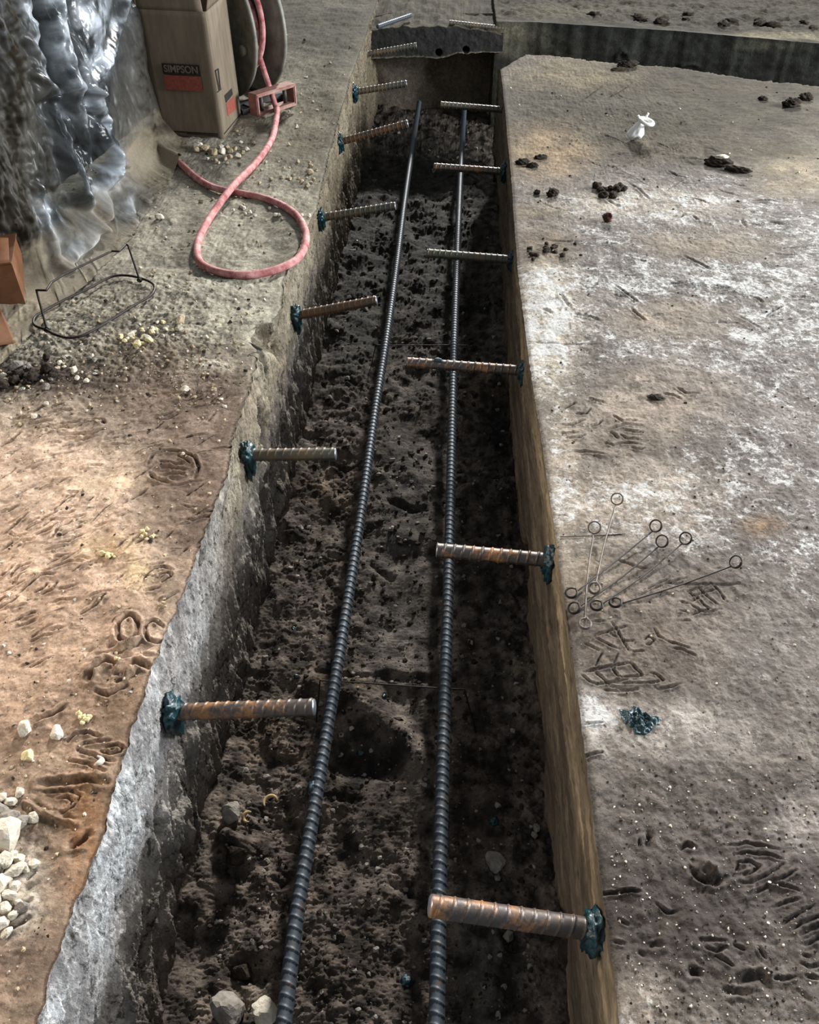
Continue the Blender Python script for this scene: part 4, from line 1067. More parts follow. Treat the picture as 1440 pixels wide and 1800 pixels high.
def text_mesh(s, size):
    cu = bpy.data.curves.new('lettering', 'FONT'); cu.body = s; cu.size = size; cu.align_x = 'CENTER'; cu.align_y = 'CENTER'; cu.offset = 0.0006; cu.extrude = 0.0004
    ob = bpy.data.objects.new('lettering', cu); COL.objects.link(ob)
    dg = bpy.context.evaluated_depsgraph_get()
    me = bpy.data.meshes.new_from_object(ob.evaluated_get(dg))
    bpy.data.objects.remove(ob); bpy.data.curves.remove(cu)
    return me
def carton():
    c = P(395, 247); l = P(295, 240)
    e1 = l-c; e1[2] = 0; e1 /= np.linalg.norm(e1); e2 = np.array([e1[1], -e1[0], 0.0])
    if e2[1] < 0: e2 = -e2
    e2 = P(425, 203)-c; e2[2] = 0; e2 /= np.linalg.norm(e2)
    w1, w2, h = 0.235, 0.27, 0.395
    O = c
    t = thing('carton', 'tall brown cardboard box with black and red printed bands, standing against the plastic sheet', 'cardboard box', tuple(c))
    u = np.array([0, 0, 1.0])
    nu = 14
    # shell with slightly bulged faces
    def face(p0, a, la, b, lb, bulge, name, flip):
        A, B = np.meshgrid(np.linspace(0, 1, nu), np.linspace(0, 1, 24), indexing='xy')
        n = np.cross(a, b); n = -n if flip else n
        k = bulge*np.sin(A*math.pi)*np.sin(B*math.pi)*(1+0.3*np.sin(B*7))
        Pt = p0+A[..., None]*a*la+B[..., None]*b*lb+k[..., None]*n
        return Pt
    Vs, Fs = [], []
    base = 0
    z0 = np.zeros(3)
    for (p0, a, la, fl, bl) in [(z0, e1, w1, False, 0.0045), (z0, e2, w2, True, 0.0), (e1*w1, e2, w2, False, 0.004), (e2*w2, e1, w1, True, 0.004)]:
        Pt = face(p0, a, la, u, h, bl, '', fl); ny, nx = Pt.shape[:2]
        Vs.append(Pt.reshape(-1, 3)); Fs.append(grid_faces(ny, nx)+base); base += ny*nx
    Vs.append(np.array([z0, e1*w1, e1*w1+e2*w2, e2*w2])+u*0.001); Fs.append(np.array([[0, 1, 2, 3]])+base)
    body = mesh_np('body', np.vstack(Vs), np.vstack(Fs), None, M['card'], t, True)
    sd = body.modifiers.new('thickness', 'SOLIDIFY'); sd.thickness = 0.004; sd.offset = -1
    # raised top flaps
    def flap(p0, a, la, outw, name, lean, hh, mat):
        A, B = np.meshgrid(np.linspace(0, 1, 10), np.linspace(0, 1, 10), indexing='xy')
        tp = 0.03*B*(2*A-1)*-1
        Pt = p0+u*h+(A+tp)[..., None]*a*la+(B*hh)[..., None]*(u*math.cos(lean)+outw*math.sin(lean))+(0.006*np.sin(A*3)*B)[..., None]*outw
        f = mesh_np(name, Pt.reshape(-1, 3), grid_faces(10, 10), None, mat, t, True)
        sd = f.modifiers.new('thickness', 'SOLIDIFY'); sd.thickness = 0.004
    flap(z0+e1*0.01, e1, w1-0.01, -e2, 'flap', 0.05, 0.11, M['card']); flap(z0+e2*0.012, e2, w2-0.01, -e1, 'flap', 0.28, 0.11, M['card'])
    flap(e2*w2, e1, w1, e2, 'flap', 0.2, 0.11, M['card']); flap(e1*w1, e2, w2, e1, 'flap', 0.2, 0.11, M['card'])
    # printing: front face runs from the corner along e1 (to the left as seen), normal -e2 side
    def rect(nm, org, a, b, n, a0, a1, b0, b1, mat, off=0.0066):
        A, B = np.meshgrid(np.linspace(a0, a1, 6), np.linspace(b0, b1, 6), indexing='xy')
        Pt = org+A[..., None]*a+B[..., None]*b+n*off
        Pt2 = np.concatenate([Pt.reshape(-1, 3), (Pt-n*0.0006).reshape(-1, 3)])
        o = mesh_np(nm, Pt2, np.vstack([grid_faces(6, 6), grid_faces(6, 6)[:, ::-1]+36]), None, mat, t, False)
        return o
    n1 = np.cross(e1, u); n1 = n1 if n1 @ (-e2) > 0 else -n1
    n2 = np.cross(e2, u); n2 = n2 if n2 @ (-e1) > 0 else -n2
    # positions read on the photograph
    def loc1(x, y):
        d = ray(x, y); n = n1; k = ((O-CAM) @ n)/(d @ n); p = CAM+d*k-O; return p @ e1, p[2]
    def loc2(x, y):
        d = ray(x, y); n = n2; k = ((O-CAM) @ n)/(d @ n); p = CAM+d*k-O; return p @ e2, p[2]
    al, zt = loc1(285, 110); ar, zb = loc1(354, 133)
    o = rect('printed_band', z0, e1, u, n1, ar, al, zb, zt, M['ink_black']); o['label'] = 'black printed band'
    al2, zt2 = loc1(285, 136); ar2, zb2 = loc1(356, 160)
    o = rect('printed_band', z0, e1, u, n1, ar, al, zb2, zb-0.002, M['ink_red']); o['label'] = 'red printed band'
    me = text_mesh('SIMPSON', (zt-zb)*0.92)
    xs = [v.co.x for v in me.vertices]; kx = (al-ar)*0.90/(max(xs)-min(xs))
    for v in me.vertices:
        q = -e1*(v.co.x*kx)+u*v.co.y+n1*v.co.z
        p = e1*(al+ar)/2+u*(zt+zb)/2+q+n1*0.0074
        v.co = Vector(p)
    me.materials.append(M['card'])
    lo = link(bpy.data.objects.new('lettering', me), t)
    for c4 in ([(299, 228.5), (384, 234), (384, 236), (299, 230.5)], [(330, 233), (384, 237.5), (384, 239), (330, 234.5)]):
        V = []
        for (x, y) in c4:
            a_, z_ = loc1(x, y); V.append(e1*a_+u*z_+n1*0.0058)
        V = np.array(V); V = np.vstack([V, V-n1*0.0008])
        o = mesh_np('printed_line', V, np.array([[0, 1, 2, 3], [7, 6, 5, 4]]), None, M['ink_black'], t, False); o['label'] = 'thin black printed line'
    # right face marks
    def mark2(x0, y0, x1, y1, mat, nm, lab=None):
        a0, z1 = loc2(x0, y0); a1, z2 = loc2(x1, y1)
        o = rect(nm, z0, e2, u, n2, min(a0, a1), max(a0, a1), min(z1, z2), max(z1, z2), mat, 0.0012)
        if lab: o['label'] = lab
    a0, z1 = loc2(395, 168); a1, z2 = loc2(409, 176)
    def quad2(c4, mat, nm, lab):
        V = []
        for (x, y) in c4:
            a, z = loc2(x, y); V.append(e2*a+u*z+n2*0.0012)
        V = np.array(V); V = np.vstack([V, V-n2*0.0006])
        o = mesh_np(nm, V, np.array([[0, 1, 2, 3], [7, 6, 5, 4]]), None, mat, t, False); o['label'] = lab
    quad2([(394, 168), (407, 155), (409, 166), (397, 181)], M['ink_black'], 'printed_mark', 'small black printed block')
    quad2([(397, 183), (412, 168), (415, 192), (400, 204)], M['ink_red'], 'printed_mark', 'small red printed block')
    for q in ([(377, 124), (383, 120), (384, 122), (378, 126)], [(377, 124), (379, 123), (386, 157), (384, 159)], [(382, 121), (384, 120), (388, 155), (386, 157)], [(382, 161), (389, 155), (389, 157), (382, 163)]):
        quad2(q, M['ink_black'], 'printed_frame', 'thin black printed frame')
    quad2([(394, 234), (424, 198), (424, 199.5), (394, 236.5)], M['ink_black'], 'printed_line', 'thin black printed line')
carton()

# second carton at the left edge
def carton_small():
    c = P(44, 540)
    e1 = np.array([-0.90, -0.30, 0]); e1 /= np.linalg.norm(e1); e2 = np.array([-e1[1], e1[0], 0.0]); e2 = -e2 if e2[1] < 0 else e2
    t = thing('carton', 'orange brown cardboard box at the left edge, half under the plastic', 'cardboard box', tuple(c))
    u = np.array([0, 0, 1.0]); w1, w2, h = 0.30, 0.22, 0.115
    bm = bmesh.new()
    rbox(bm, (e1*w1+e2*w2+u*h)/2, (e1, e2, u), (w1, w2, h), 0.004)
    bm_obj('body', bm, M['card_or'], t)
    A, B = np.meshgrid(np.linspace(0, 1, 10), np.linspace(0, 1, 8), indexing='xy')
    Pt = (e1*w1*A[..., None]+u*h+(B*0.10)[..., None]*(u*0.25-e2*0.2+e2*1.0)*1.0+(0.01*np.sin(A*5)*B)[..., None]*u)
    f = mesh_np('flap', Pt.reshape(-1, 3), grid_faces(8, 10), None, M['card_or'], t); m = f.modifiers.new('thickness', 'SOLIDIFY'); m.thickness = 0.004
    Pt = (e1*w1*A[..., None]+u*h+e2*w2+(B*0.13)[..., None]*(u*0.8+e2*0.3))
    f = mesh_np('flap', Pt.reshape(-1, 3), grid_faces(8, 10), None, M['card_or'], t); m = f.modifiers.new('thickness', 'SOLIDIFY'); m.thickness = 0.004
carton_small()
def card_piece():
    q = [P(x, y) for x, y in [(-40, 560), (10, 566), (29, 606), (-40, 632)]]
    A, B = np.meshgrid(np.linspace(0, 1, 14), np.linspace(0, 1, 10), indexing='xy')
    Pt = (q[0]*(1-A[..., None])+q[1]*A[..., None])*(1-B[..., None])+(q[3]*(1-A[..., None])+q[2]*A[..., None])*B[..., None]
    Pt[..., 2] = 0.008+0.03*(1-B)**2+0.006*np.sin(A*4)
    o0 = q[2].copy()
    o = mesh_np('cardboard_scrap', Pt.reshape(-1, 3)-o0, grid_faces(10, 14), None, M['card_or']); o.location = o0
    m = o.modifiers.new('thickness', 'SOLIDIFY'); m.thickness = 0.004
    tag(o, 'loose brown cardboard piece on the floor at the left border below the small carton', 'cardboard scrap')
card_piece()

# ------------------------------------------------------------------ plastic sheeting over the left wall of the room
EDGE_PX = [(-60, 690), (0, 645), (38, 608), (90, 560), (130, 522), (160, 496), (205, 450), (232, 424), (246, 400), (268, 366), (290, 335), (304, 312), (318, 288), (330, 262), (338, 250)]
FOOT_PX = [(-70, 560), (-20, 520), (30, 492), (66, 478), (100, 462), (135, 440), (165, 412), (188, 392), (205, 370), (222, 345), (240, 318), (256, 296), (272, 272), (286, 252), (296, 240)]
def sheet():
    E = np.array([P(*q) for q in EDGE_PX]); Fo = np.array([P(*q) for q in FOOT_PX])
    nu, na, nv = 420, 70, 330
    uu = np.linspace(0, 1, nu); ku = np.linspace(0, 1, len(E))
    def I(A): return np.stack([np.interp(uu, ku, A[:, k]) for k in range(3)], -1)
    Eu, Fu = I(E), I(Fo)
    Eu[:, :2] += 0.006*fbm(uu*40, uu*0, 3, 101)[:, None]
    # wall direction: outward normal of the curtain, towards the room
    n = np.array([0.93, -0.36, 0.0]); n /= np.linalg.norm(n)
    a = np.linspace(0, 1, na); v = np.linspace(0, 1, nv+1)[1:]
    V = np.zeros((na+nv, nu, 3))
    for i, t in enumerate(a): V[i] = Eu*(1-t)+Fu*t
    rise = np.zeros((na+nv, nu))
    for i, t in enumerate(v):
        V[na+i] = Fu+np.array([0, 0, 1.0])*(t*1.15)-n*(0.10*t)
        rise[na+i] = t*1.15
    # on the floor part: lift near the foot so that floor and curtain meet in a curve
    for i, t in enumerate(a):
        zf = relief_left(V[i][:, 0][None], V[i][:, 1][None])[0]
        V[i][:, 2] = np.maximum(zf, 0)*0.5+0.005+0.055*t**4
    V[na:, :, 2] += 0.055+0.005
    px, py = proj(V[..., 0], V[..., 1], V[..., 2])
    H = np.zeros(px.shape)
    def S(p, w, d, rim=0.3): Stamp(np.array(p, float), w, d, rim).apply(px, py, H)
    # folds traced on the photograph, px wide, mm deep
    S([(52, -20), (60, 20), (78, 80), (92, 125), (106, 158)], 7, -34); S([(92, -20), (100, 20), (115, 80), (130, 130), (148, 185), (166, 245), (180, 290)], 7, -40)
    S([(28, -20), (34, 20), (46, 70), (56, 110), (66, 140), (80, 160)], 16, 30); S([(75, -20), (84, 40), (100, 95), (112, 140), (118, 165)], 11, 24)
    S([(150, -20), (155, 40), (150, 100), (148, 140)], 24, 22, 0.1); S([(222, -10), (210, 40), (190, 90), (168, 130), (152, 160)], 7, 22)
    S([(106, 165), (114, 225), (124, 280), (140, 330), (158, 365), (165, 400)], 6, 28); S([(118, 170), (130, 215), (150, 260), (170, 300), (180, 340)], 12, -30)
    S([(150, 160), (170, 190), (188, 215), (192, 235), (186, 260), (188, 310), (190, 350), (186, 385)], 7, 26); S([(155, 195), (180, 218)], 4, -14)
    S([(80, 200), (95, 260), (110, 320), (125, 370)], 26, -55, 0.05); S([(70, 330), (82, 390), (100, 450), (118, 480)], 8, 26); S([(100, 370), (140, 420), (158, 400)], 14, 30)
    S([(110, 470), (140, 440), (165, 400), (178, 380)], 10, 30); S([(200, 340), (214, 380), (222, 405)], 12, -26, 0.1); S([(215, 310), (236, 326), (262, 345)], 6, 18); S([(205, 330), (224, 360), (236, 388)], 7, 18)
    S([(196, 250), (212, 272), (224, 290)], 6, 14); S([(236, 20), (240, 110), (252, 200), (262, 250)], 10, 10); S([(262, 40), (272, 150), (286, 220)], 10, -14); S([(212, 120), (222, 200), (230, 260)], 16, -14, 0.1)
    S([(50, 40), (58, 60), (70, 70)], 6, 10); S([(35, 70), (60, 100), (90, 120)], 6, 12); S([(45, 130), (75, 150), (95, 172)], 6, 16)
    U = np.tile(uu, (na+nv, 1)); R = rise
    cr = sstep(0.0, 0.06, rise)
    wr = (np.abs(noise(U*26+R*3, R*9-U*6, 111))*0.020+np.abs(noise(U*60, R*26+U*10, 112))*0.010)
    H = H*1e-3*sstep(-0.02, 0.05, rise+0.03)
    hang = sstep(0.86, 0.55, U)
    disp = H+wr*cr*(0.35+0.65*hang)+cr*0.02*np.sin(U*34+2*np.sin(R*3))*hang
    flo = (1-cr)*0.004*np.clip(fbm(U*30, R*0+np.linspace(0, 6, na+nv)[:, None], 3, 113), 0, 1)
    V = V+disp[..., None]*n
    V[..., 2] += flo
    hb = np.zeros(px.shape)
    hA, hB = P(326, 294)[:2], P(276, 269)[:2]
    Stamp(np.array([hA, hB]), 0.034, 1.0, 0).apply(V[..., 0], V[..., 1], hb)
    V[..., 2] = np.maximum(V[..., 2], hb*0.034*(rise < 0.03))
    dust = np.clip(0.9*(1-sstep(0.0, 0.05, rise))+0.42*sstep(0.62, 0.75, U)*sstep(0.55, 0.0, rise)+0.0+0.5*sstep(0.16, 0.06, U), 0, 1)
    blobmask = np.zeros_like(dust)
    for (x, y, rx, ry, s) in [(255, 240, 22, 30, 0.5), (30, 300, 45, 200, 0.55), (150, 60, 60, 80, -0.1), (125, 430, 40, 40, -0.4), (225, 350, 40, 45, -0.5), (190, 120, 40, 50, -.05)]:
        blobmask += s*np.exp(-((px-x)/rx)**2-((py-y)/ry)**2)
    dust = np.clip(dust+blobmask, 0, 1)
    col = np.zeros(px.shape+(4,)); col[..., 3] = dust
    def field(items):
        f = np.zeros(px.shape)
        for pts, w_, a_ in items:
            g = np.zeros(px.shape); Stamp(np.array(pts, float), w_, a_, 0).apply(px, py, g); f = np.maximum(f, g)
        return f
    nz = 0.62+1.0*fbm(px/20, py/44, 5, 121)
    fold_highlight = field([([(70, -20), (92, 60), (122, 140), (158, 200)], 17, 1.0), ([(165, -20), (160, 60), (162, 120)], 32, 0.85), ([(225, -10), (200, 60), (170, 130)], 12, 1.0),  # highlights on the folds, painted as pale opaque strokes
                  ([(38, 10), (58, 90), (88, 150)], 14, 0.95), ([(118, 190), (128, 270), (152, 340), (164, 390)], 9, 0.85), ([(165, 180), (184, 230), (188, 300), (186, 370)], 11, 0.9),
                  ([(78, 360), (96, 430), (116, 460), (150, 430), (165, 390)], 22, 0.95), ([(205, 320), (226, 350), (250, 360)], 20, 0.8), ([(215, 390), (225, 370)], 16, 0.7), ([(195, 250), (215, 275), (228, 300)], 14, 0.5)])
    fold_shade = field([([(52, -20), (60, 20), (78, 80), (92, 125), (104, 156)], 5, 1.0), ([(92, -20), (100, 20), (115, 80), (130, 130), (148, 185), (166, 245), (178, 285)], 5.5, 1.0),  # shade of the deep folds, painted by clearing the film there
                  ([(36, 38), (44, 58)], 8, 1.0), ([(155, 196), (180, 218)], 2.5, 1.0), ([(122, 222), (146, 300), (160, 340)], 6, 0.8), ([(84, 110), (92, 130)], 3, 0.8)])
    fold_highlight = fold_highlight*(1-fold_shade)
    col[..., 3] = col[..., 3]*(1-fold_shade)
    col[..., 0] = np.clip(fold_highlight*nz*1.15, 0, 1)
    dirt = field([([(6, -20), (16, 120), (32, 300), (36, 440)], 30, 1.25), ([(-30, 0), (-20, 400)], 44, 1.2), ([(40, 460), (90, 490)], 22, 0.6), ([(248, 40), (252, 160), (280, 236)], 34, 1.0), ([(215, 160), (225, 230)], 16, 0.5),
                  ([(80, 200), (100, 290), (125, 380)], 24, 1.0), ([(205, 360), (208, 410)], 7, 0.7)])  # long middle stroke is fold shade painted dark; side strokes are dirt
    col[..., 1] = np.clip(dirt*(0.75+0.4*fbm(px/18, py/18, 3, 122)), 0, 1)
    o0 = np.array([V[na, nu//2, 0], V[na, nu//2, 1], 0.0])
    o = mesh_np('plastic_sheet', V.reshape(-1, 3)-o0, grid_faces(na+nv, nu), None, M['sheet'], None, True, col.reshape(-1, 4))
    o.location = o0
    tag(o, 'crumpled translucent plastic sheeting hanging at the left and trailing onto the floor', 'plastic sheet')
    # what it hangs against
    bm = bmesh.new()
    p0 = Fu[0]-n*0.15; p1 = Fu[-1]-n*0.15; d = p1-p0; L = np.linalg.norm(d)+1.2; d /= np.linalg.norm(d); m = (p0+p1)/2
    nn = np.array([d[1], -d[0], 0])
    rbox(bm, (m[0]-nn[0]*0.05, m[1]-nn[1]*0.05, 0.75), (d, nn, (0, 0, 1)), (L, 0.06, 1.56), 0.004)
    w = bm_obj('wall_side', bm, M['wallboard'])
    tag(w, 'dark dirty room wall behind the plastic sheeting', 'wall', kind='structure')
M['wallboard'] = simple_mat('dark_dirty_wall', linc(26, 25, 22), linc(46, 42, 36), 9, 0.95, 0, 0.15, 0.4, 0.004)
sheet()

# ------------------------------------------------------------------ white plastic scrap on the right slab
def scrap():
    c = on('R', 1113, 246)
    t = thing('plastic_scrap', 'small white plastic scrap with a ring handle standing on the right slab', 'plastic scrap', tuple(c))
    u = np.array([0, 0, 1.0])
    th = np.linspace(0, 2*math.pi, 40, endpoint=False); rows = 22
    V = []
    for i in range(rows):
        f = i/(rows-1); r = 0.034*(math.sin(min(1, f*3.2)*math.pi/2))*(1-f)**0.75+0.005*f
        cr = 1+0.16*np.abs(np.sin(2.5*th+f*3))-0.10*np.abs(np.cos(4*th-f*5)); x = r*np.cos(th)*cr+0.016*f; y = r*np.sin(th)*0.8*cr; z = 0.066*f+0.004*np.sin(3*th)*(1-f)*(f > 0)
        V.append(np.stack([x, y, z], -1))
    V = np.array(V); i = np.arange(rows*40).reshape(rows, 40); j = np.roll(i, -1, 1)
    F = np.stack([i[:-1], j[:-1], j[1:], i[1:]], -1).reshape(-1, 4)
    V2 = np.vstack([V.reshape(-1, 3), [[0, 0, 0.0]], [[0.016, 0, 0.067]]]); n = rows*40
    T = np.vstack([np.stack([np.full(40, n), j[0], i[0]], -1), np.stack([np.full(40, n+1), i[-1], j[-1]], -1)])
    mesh_np('body', V2, F, T, M['white'], t)
    a = np.linspace(0, 2*math.pi, 40, endpoint=False)
    ring = np.stack([0.036+0.023*np.cos(a), 0.020*np.sin(a), 0.062-0.006*np.cos(a)+0.003*np.sin(a)], -1)
    tube('ring', ring, 0.0062, M['white'], t, 10, closed=True)
    tube('prong', spline([(0.014, 0, 0.062), (0.008, 0, 0.074), (0.002, 0, 0.080)], 0.003), 0.0048, M['white'], t, 10)
    tube('prong', spline([(0.036, 0.018, 0.064), (0.037, 0.02, 0.074), (0.041, 0.02, 0.084)], 0.003), 0.004, M['white'], t, 10)
scrap()

# ------------------------------------------------------------------ loose stones, chips and clods
def mm(v): return v*1e-3
seed = 100
# clods on the right slab
for (x, y, sx, sy, sz, rot, lab) in [
        (1262, 291, 40, 17, 14, -0.1, 'large dark clod with a pale top on the right slab, left half of the pair'), (1298, 302, 38, 13, 9, -0.35, 'flat dark clod trailing off right of the large pale-topped clod'),
        (919, 288, 22, 11, 9, 0.3, 'flat dark clod nearest the trench edge at the fifth right dowel'), (950, 280, 22, 9, 8, 0.35, 'thin dark clod farthest from the camera of three by the fifth right dowel'), (936, 294, 18, 10, 8, 0.1, 'dark clod nearest the camera of three by the fifth right dowel'),
        (971, 344, 18, 13, 11, 0.5, 'single dark clod left of the crumbled clod heap'), (944, 341, 9, 8, 7, 0, 'tiny dark clod near the trench edge, left of the single clod'), (1067, 389, 12, 14, 13, 0, 'reddish dark clod alone on the white part of the slab'),
        (1391, 187, 32, 20, 16, 0.2, 'larger dark clod by the right border, left of two'), (1416, 176, 24, 17, 14, -0.2, 'smaller dark clod by the right border, right of two'), (1341, 176, 18, 10, 8, 0, 'flat dark clod left of the two clods by the right border'),
        (1103, 118, 38, 13, 15, 0.1, 'dark clod at the edge of the branch trench'), (1087, 124, 34, 9, 7, 0.35, 'thin dark clod beside the one at the branch trench edge'), (1152, 700, 15, 9, 4, 0, 'blue grey clod pressed flat above the tread marks')]:
    seed += 1
    p = on('R', x, y)
    o = lump('dirt_clod', p, (mm(sx), mm(sy), mm(sz)), M['clod'] if y != 389 else simple_mat('reddish_dirt', linc(62, 40, 38), linc(92, 62, 56), 60, 0.9, 0, 0.2, 0.6, 0.003), seed, lab, 'dirt clod', 'dark dirt clods on the right slab', 4, 0.5, rot=rot, freq=2.6, sink=0.2)
    if x == 1262:
        k = lump('pale_crust', (0, 0, 0), (0.020, 0.012, 0.006), M['stone'], 9, None, None, sub=3, parent=o); k.location = (0.006, -0.002, 0.018); k['label'] = 'pale crust on top of the clod'
_rg = random.Random(5)
for i in range(16):
    x = 1066+_rg.gauss(0, 15); y = 336+_rg.gauss(0, 5)
    s = _rg.uniform(6, 12); seed += 1
    lump('dirt_clod', on('R', x, y), (mm(s*1.3), mm(s), mm(s*.9)), M['clod'], seed, 'small dark clod in the crumbled heap on the white part of the right slab', 'dirt clod', 'crumbled dark clods in one heap', 3, 0.5, rot=i, sink=0.2)
for i in range(22):
    x = 955+_rg.gauss(0, 26); y = 440+_rg.gauss(0, 10)
    if x < 925: continue
    s = _rg.uniform(3.5, 8); seed += 1
    lump('dirt_clod', on('R', x, y), (mm(s*1.3), mm(s), mm(s*.8)), M['clod'], seed, 'small dark clod on the brown patch beside the fourth right dowel', 'dirt clod', 'dark clods by the fourth right dowel', 2, 0.5, rot=i, sink=0.2)
for i in range(14):
    x = 1000+_rg.uniform(0, 430); y = 30+_rg.gauss(0, 4)+(x-1000)*0.035
    s = _rg.uniform(12, 28); seed += 1
    p = P(x, y, 0.0)
    lump('dirt_clod', p, (mm(s*1.5), mm(s), mm(s*.55)), M['clod'], seed, 'dark clod along the far side of the branch trench', 'dirt clod', 'dark clods beyond the branch trench', 3, 0.5, rot=i, sink=0.3)

# pale chips before the tall carton
HEAP = [(350, 262, 22), (361, 265, 18), (378, 272, 16), (365, 281, 8), (379, 283, 9), (379, 272, 10), (392, 270, 17), (396, 281, 10), (406, 279, 12), (418, 277, 12), (405, 268, 12), (413, 265, 12), (388, 262, 14), (400, 262, 13),
        (427, 271, 11), (434, 265, 12), (422, 288, 9), (446, 253, 8), (424, 252, 7), (464, 272, 10), (400, 288, 7), (385, 288, 7), (372, 268, 12), (346, 267, 12)]
for i, (x, y, s) in enumerate(HEAP):
    seed += 1
    rock('concrete_chip', on('L', x, y), (mm(s*.95), mm(s*.8), mm(s*.72)), M['stone_tan' if i % 3 else 'stone'], seed, 'dusty concrete chip in the small heap before the tall carton', 'concrete chip', 'heap of chips before the tall carton', rot=i*0.7)
for i in range(26):
    x = _rg.uniform(440, 585); y = _rg.uniform(285, 330)
    if x > 560-(y-300)*0.3: continue
    s = _rg.uniform(5, 11); seed += 1
    rock('concrete_chip', on('L', x, y), (mm(s), mm(s*.8), mm(s*.6)), M['stone_tan'], seed, 'small tan chip scattered between the hose and the trench edge', 'concrete chip', 'chips between hose and trench edge', rot=i)
for i in range(16):
    x = 455+_rg.gauss(0, 35); y = 366+(x-430)*0.16+_rg.gauss(0, 4)
    s = _rg.uniform(5, 10); seed += 1
    rock('concrete_chip', on('L', x, y), (mm(s), mm(s*.8), mm(s*.6)), M['stone'], seed, 'small pale chip inside the hose loop along its upper strand', 'concrete chip', 'chips inside the hose loop', rot=i)
for (x, y, s, mt, lab) in [(280, 385, 15, 'stone', 'pale rounded stone beside the plastic edge, left of the hose'), (354, 356, 11, 'stone_tan', 'tan stone left of the hose crossing'), (545, 305, 15, 'stone_tan', 'tan stone near the trench edge, right of the hose'),
                           (327, 686, 11, 'stone', 'single white pebble alone on the brown dust'), (317, 566, 16, 'stone_tan', 'tan stone at the upper right of the yellowish chip scatter'), (242, 610, 16, 'foam', 'yellowish flat chip at the lower left of the chip scatter'),
                           (45, 1282, 15, 'stone', 'white chip with a ragged edge on the orange dust, left border'), (102, 1292, 13, 'stone', 'white elongated chip right of the ragged white chip'), (51, 1331, 11, 'foam', 'yellowish chip below the two white chips'),
                           (40, 1600, 10, 'stone_grey', 'grey pebble below the white rubble'), (28, 648, 17, 'stone_grey', 'grey stone at the dark edge of the dust, left border'), (82, 683, 11, 'stone_grey', 'grey flat pebble on the dark dirt band'),
                           (132, 652, 10, 'stone', 'white chip on the dark dirt band'), (153, 671, 9, 'stone', 'white chip pair piece on the dark dirt band, farther right'), (61, 735, 10, 'stone', 'white chip by the heel ridges, left'), (82, 712, 8, 'stone', 'white crumb above the heel ridges')]:
    seed += 1
    rock('stone', on('L', x, y), (mm(s), mm(s*.75), mm(s*.6)), M[mt], seed, lab, 'stone', rot=seed*0.4, n=18)
for i in range(34):
    x = 262+_rg.gauss(0, 34); y = 590-(x-262)*0.22+_rg.gauss(0, 9)
    s = _rg.uniform(4, 10); seed += 1
    rock('concrete_chip', on('L', x, y), (mm(s*1.2), mm(s*.8), mm(s*.6)), M['foam' if i % 3 == 0 else 'stone'], seed, 'yellowish white chip in the scatter right of the wire stand', 'concrete chip', 'chip scatter right of the wire stand', rot=i)
for i in range(26):
    x = _rg.uniform(0, 190); y = 660-(x)*0.08+_rg.gauss(0, 14)
    s = _rg.uniform(4, 9); seed += 1
    rock('concrete_chip', on('L', x, y), (mm(s*1.2), mm(s*.8), mm(s*.6)), M['stone' if i % 2 else 'stone_grey'], seed, 'small chip in the dark dirt band at the left', 'concrete chip', 'chips in the dark dirt band', rot=i)
for i in range(14):
    x = _rg.uniform(-5, 130); y = 668-x*0.1+_rg.gauss(0, 12)
    s = _rg.uniform(7, 13); seed += 1
    lump('dirt_clod', on('L', x, y), (mm(s*1.2), mm(s), mm(s*.8)), M['clod'], seed, 'dark clod in the dirt band at the left', 'dirt clod', 'dark clods in the dirt band', 3, 0.5, rot=i, sink=0.2)
# yellow crumb clumps
for i, (x, y, n, lab) in enumerate([(188, 976, 9, 'pale yellow crumb in the clump at the middle of the orange dust'), (262, 942, 7, 'pale yellow crumb in the clump nearer the trench'), (203, 1158, 3, 'pale yellow crumb by the pair of oval prints'), (150, 1266, 8, 'pale yellow crumb in the clump above the nearest prints')]):
    for k in range(n):
        seed += 1; s = _rg.uniform(2.2, 4.6)
        lump('crumb', on('L', x+_rg.gauss(0, 7), y+_rg.gauss(0, 4.5)), (mm(s), mm(s), mm(s)), M['foam'], seed, lab, 'crumb', 'pale yellow crumbs, clump %s' % 'abcd'[i] if False else ['crumb clump amid the orange dust', 'crumb clump near the trench', 'crumbs by the oval prints', 'crumb clump above the nearest prints'][i], 2, 0.5, sink=0.1)
# white rubble at the lower left
for i, (x, y, s) in enumerate([(14, 1480, 26), (-14, 1530, 22), (12, 1518, 13), (36, 1514, 10), (30, 1535, 12), (46, 1528, 7), (60, 1520, 8), (24, 1505, 8), (6, 1560, 14), (20, 1575, 9), (30, 1560, 8), (-8, 1590, 15), (12, 1600, 10), (26, 1610, 7), (5, 1625, 9), (-20, 1480, 20),
                               (20, 1440, 13), (40, 1448, 12), (2, 1430, 14), (60, 1440, 9), (16, 1640, 8), (34, 1590, 6), (22, 1412, 9), (6, 1405, 8), (36, 1395, 8)]):
    seed += 1
    big = i == 0
    rock('rubble_chunk', on('L', x, y), (mm(s), mm(s*.85), mm(s*.8)), M['stone' if i not in (16, 17, 18) else 'stone_grey'], seed,
         'largest white chunk on top of the rubble at the lower left border' if big else 'white rubble chunk in the pile at the lower left border', 'rubble chunk', None if big else 'white rubble pile at the lower left', rot=i, n=20)
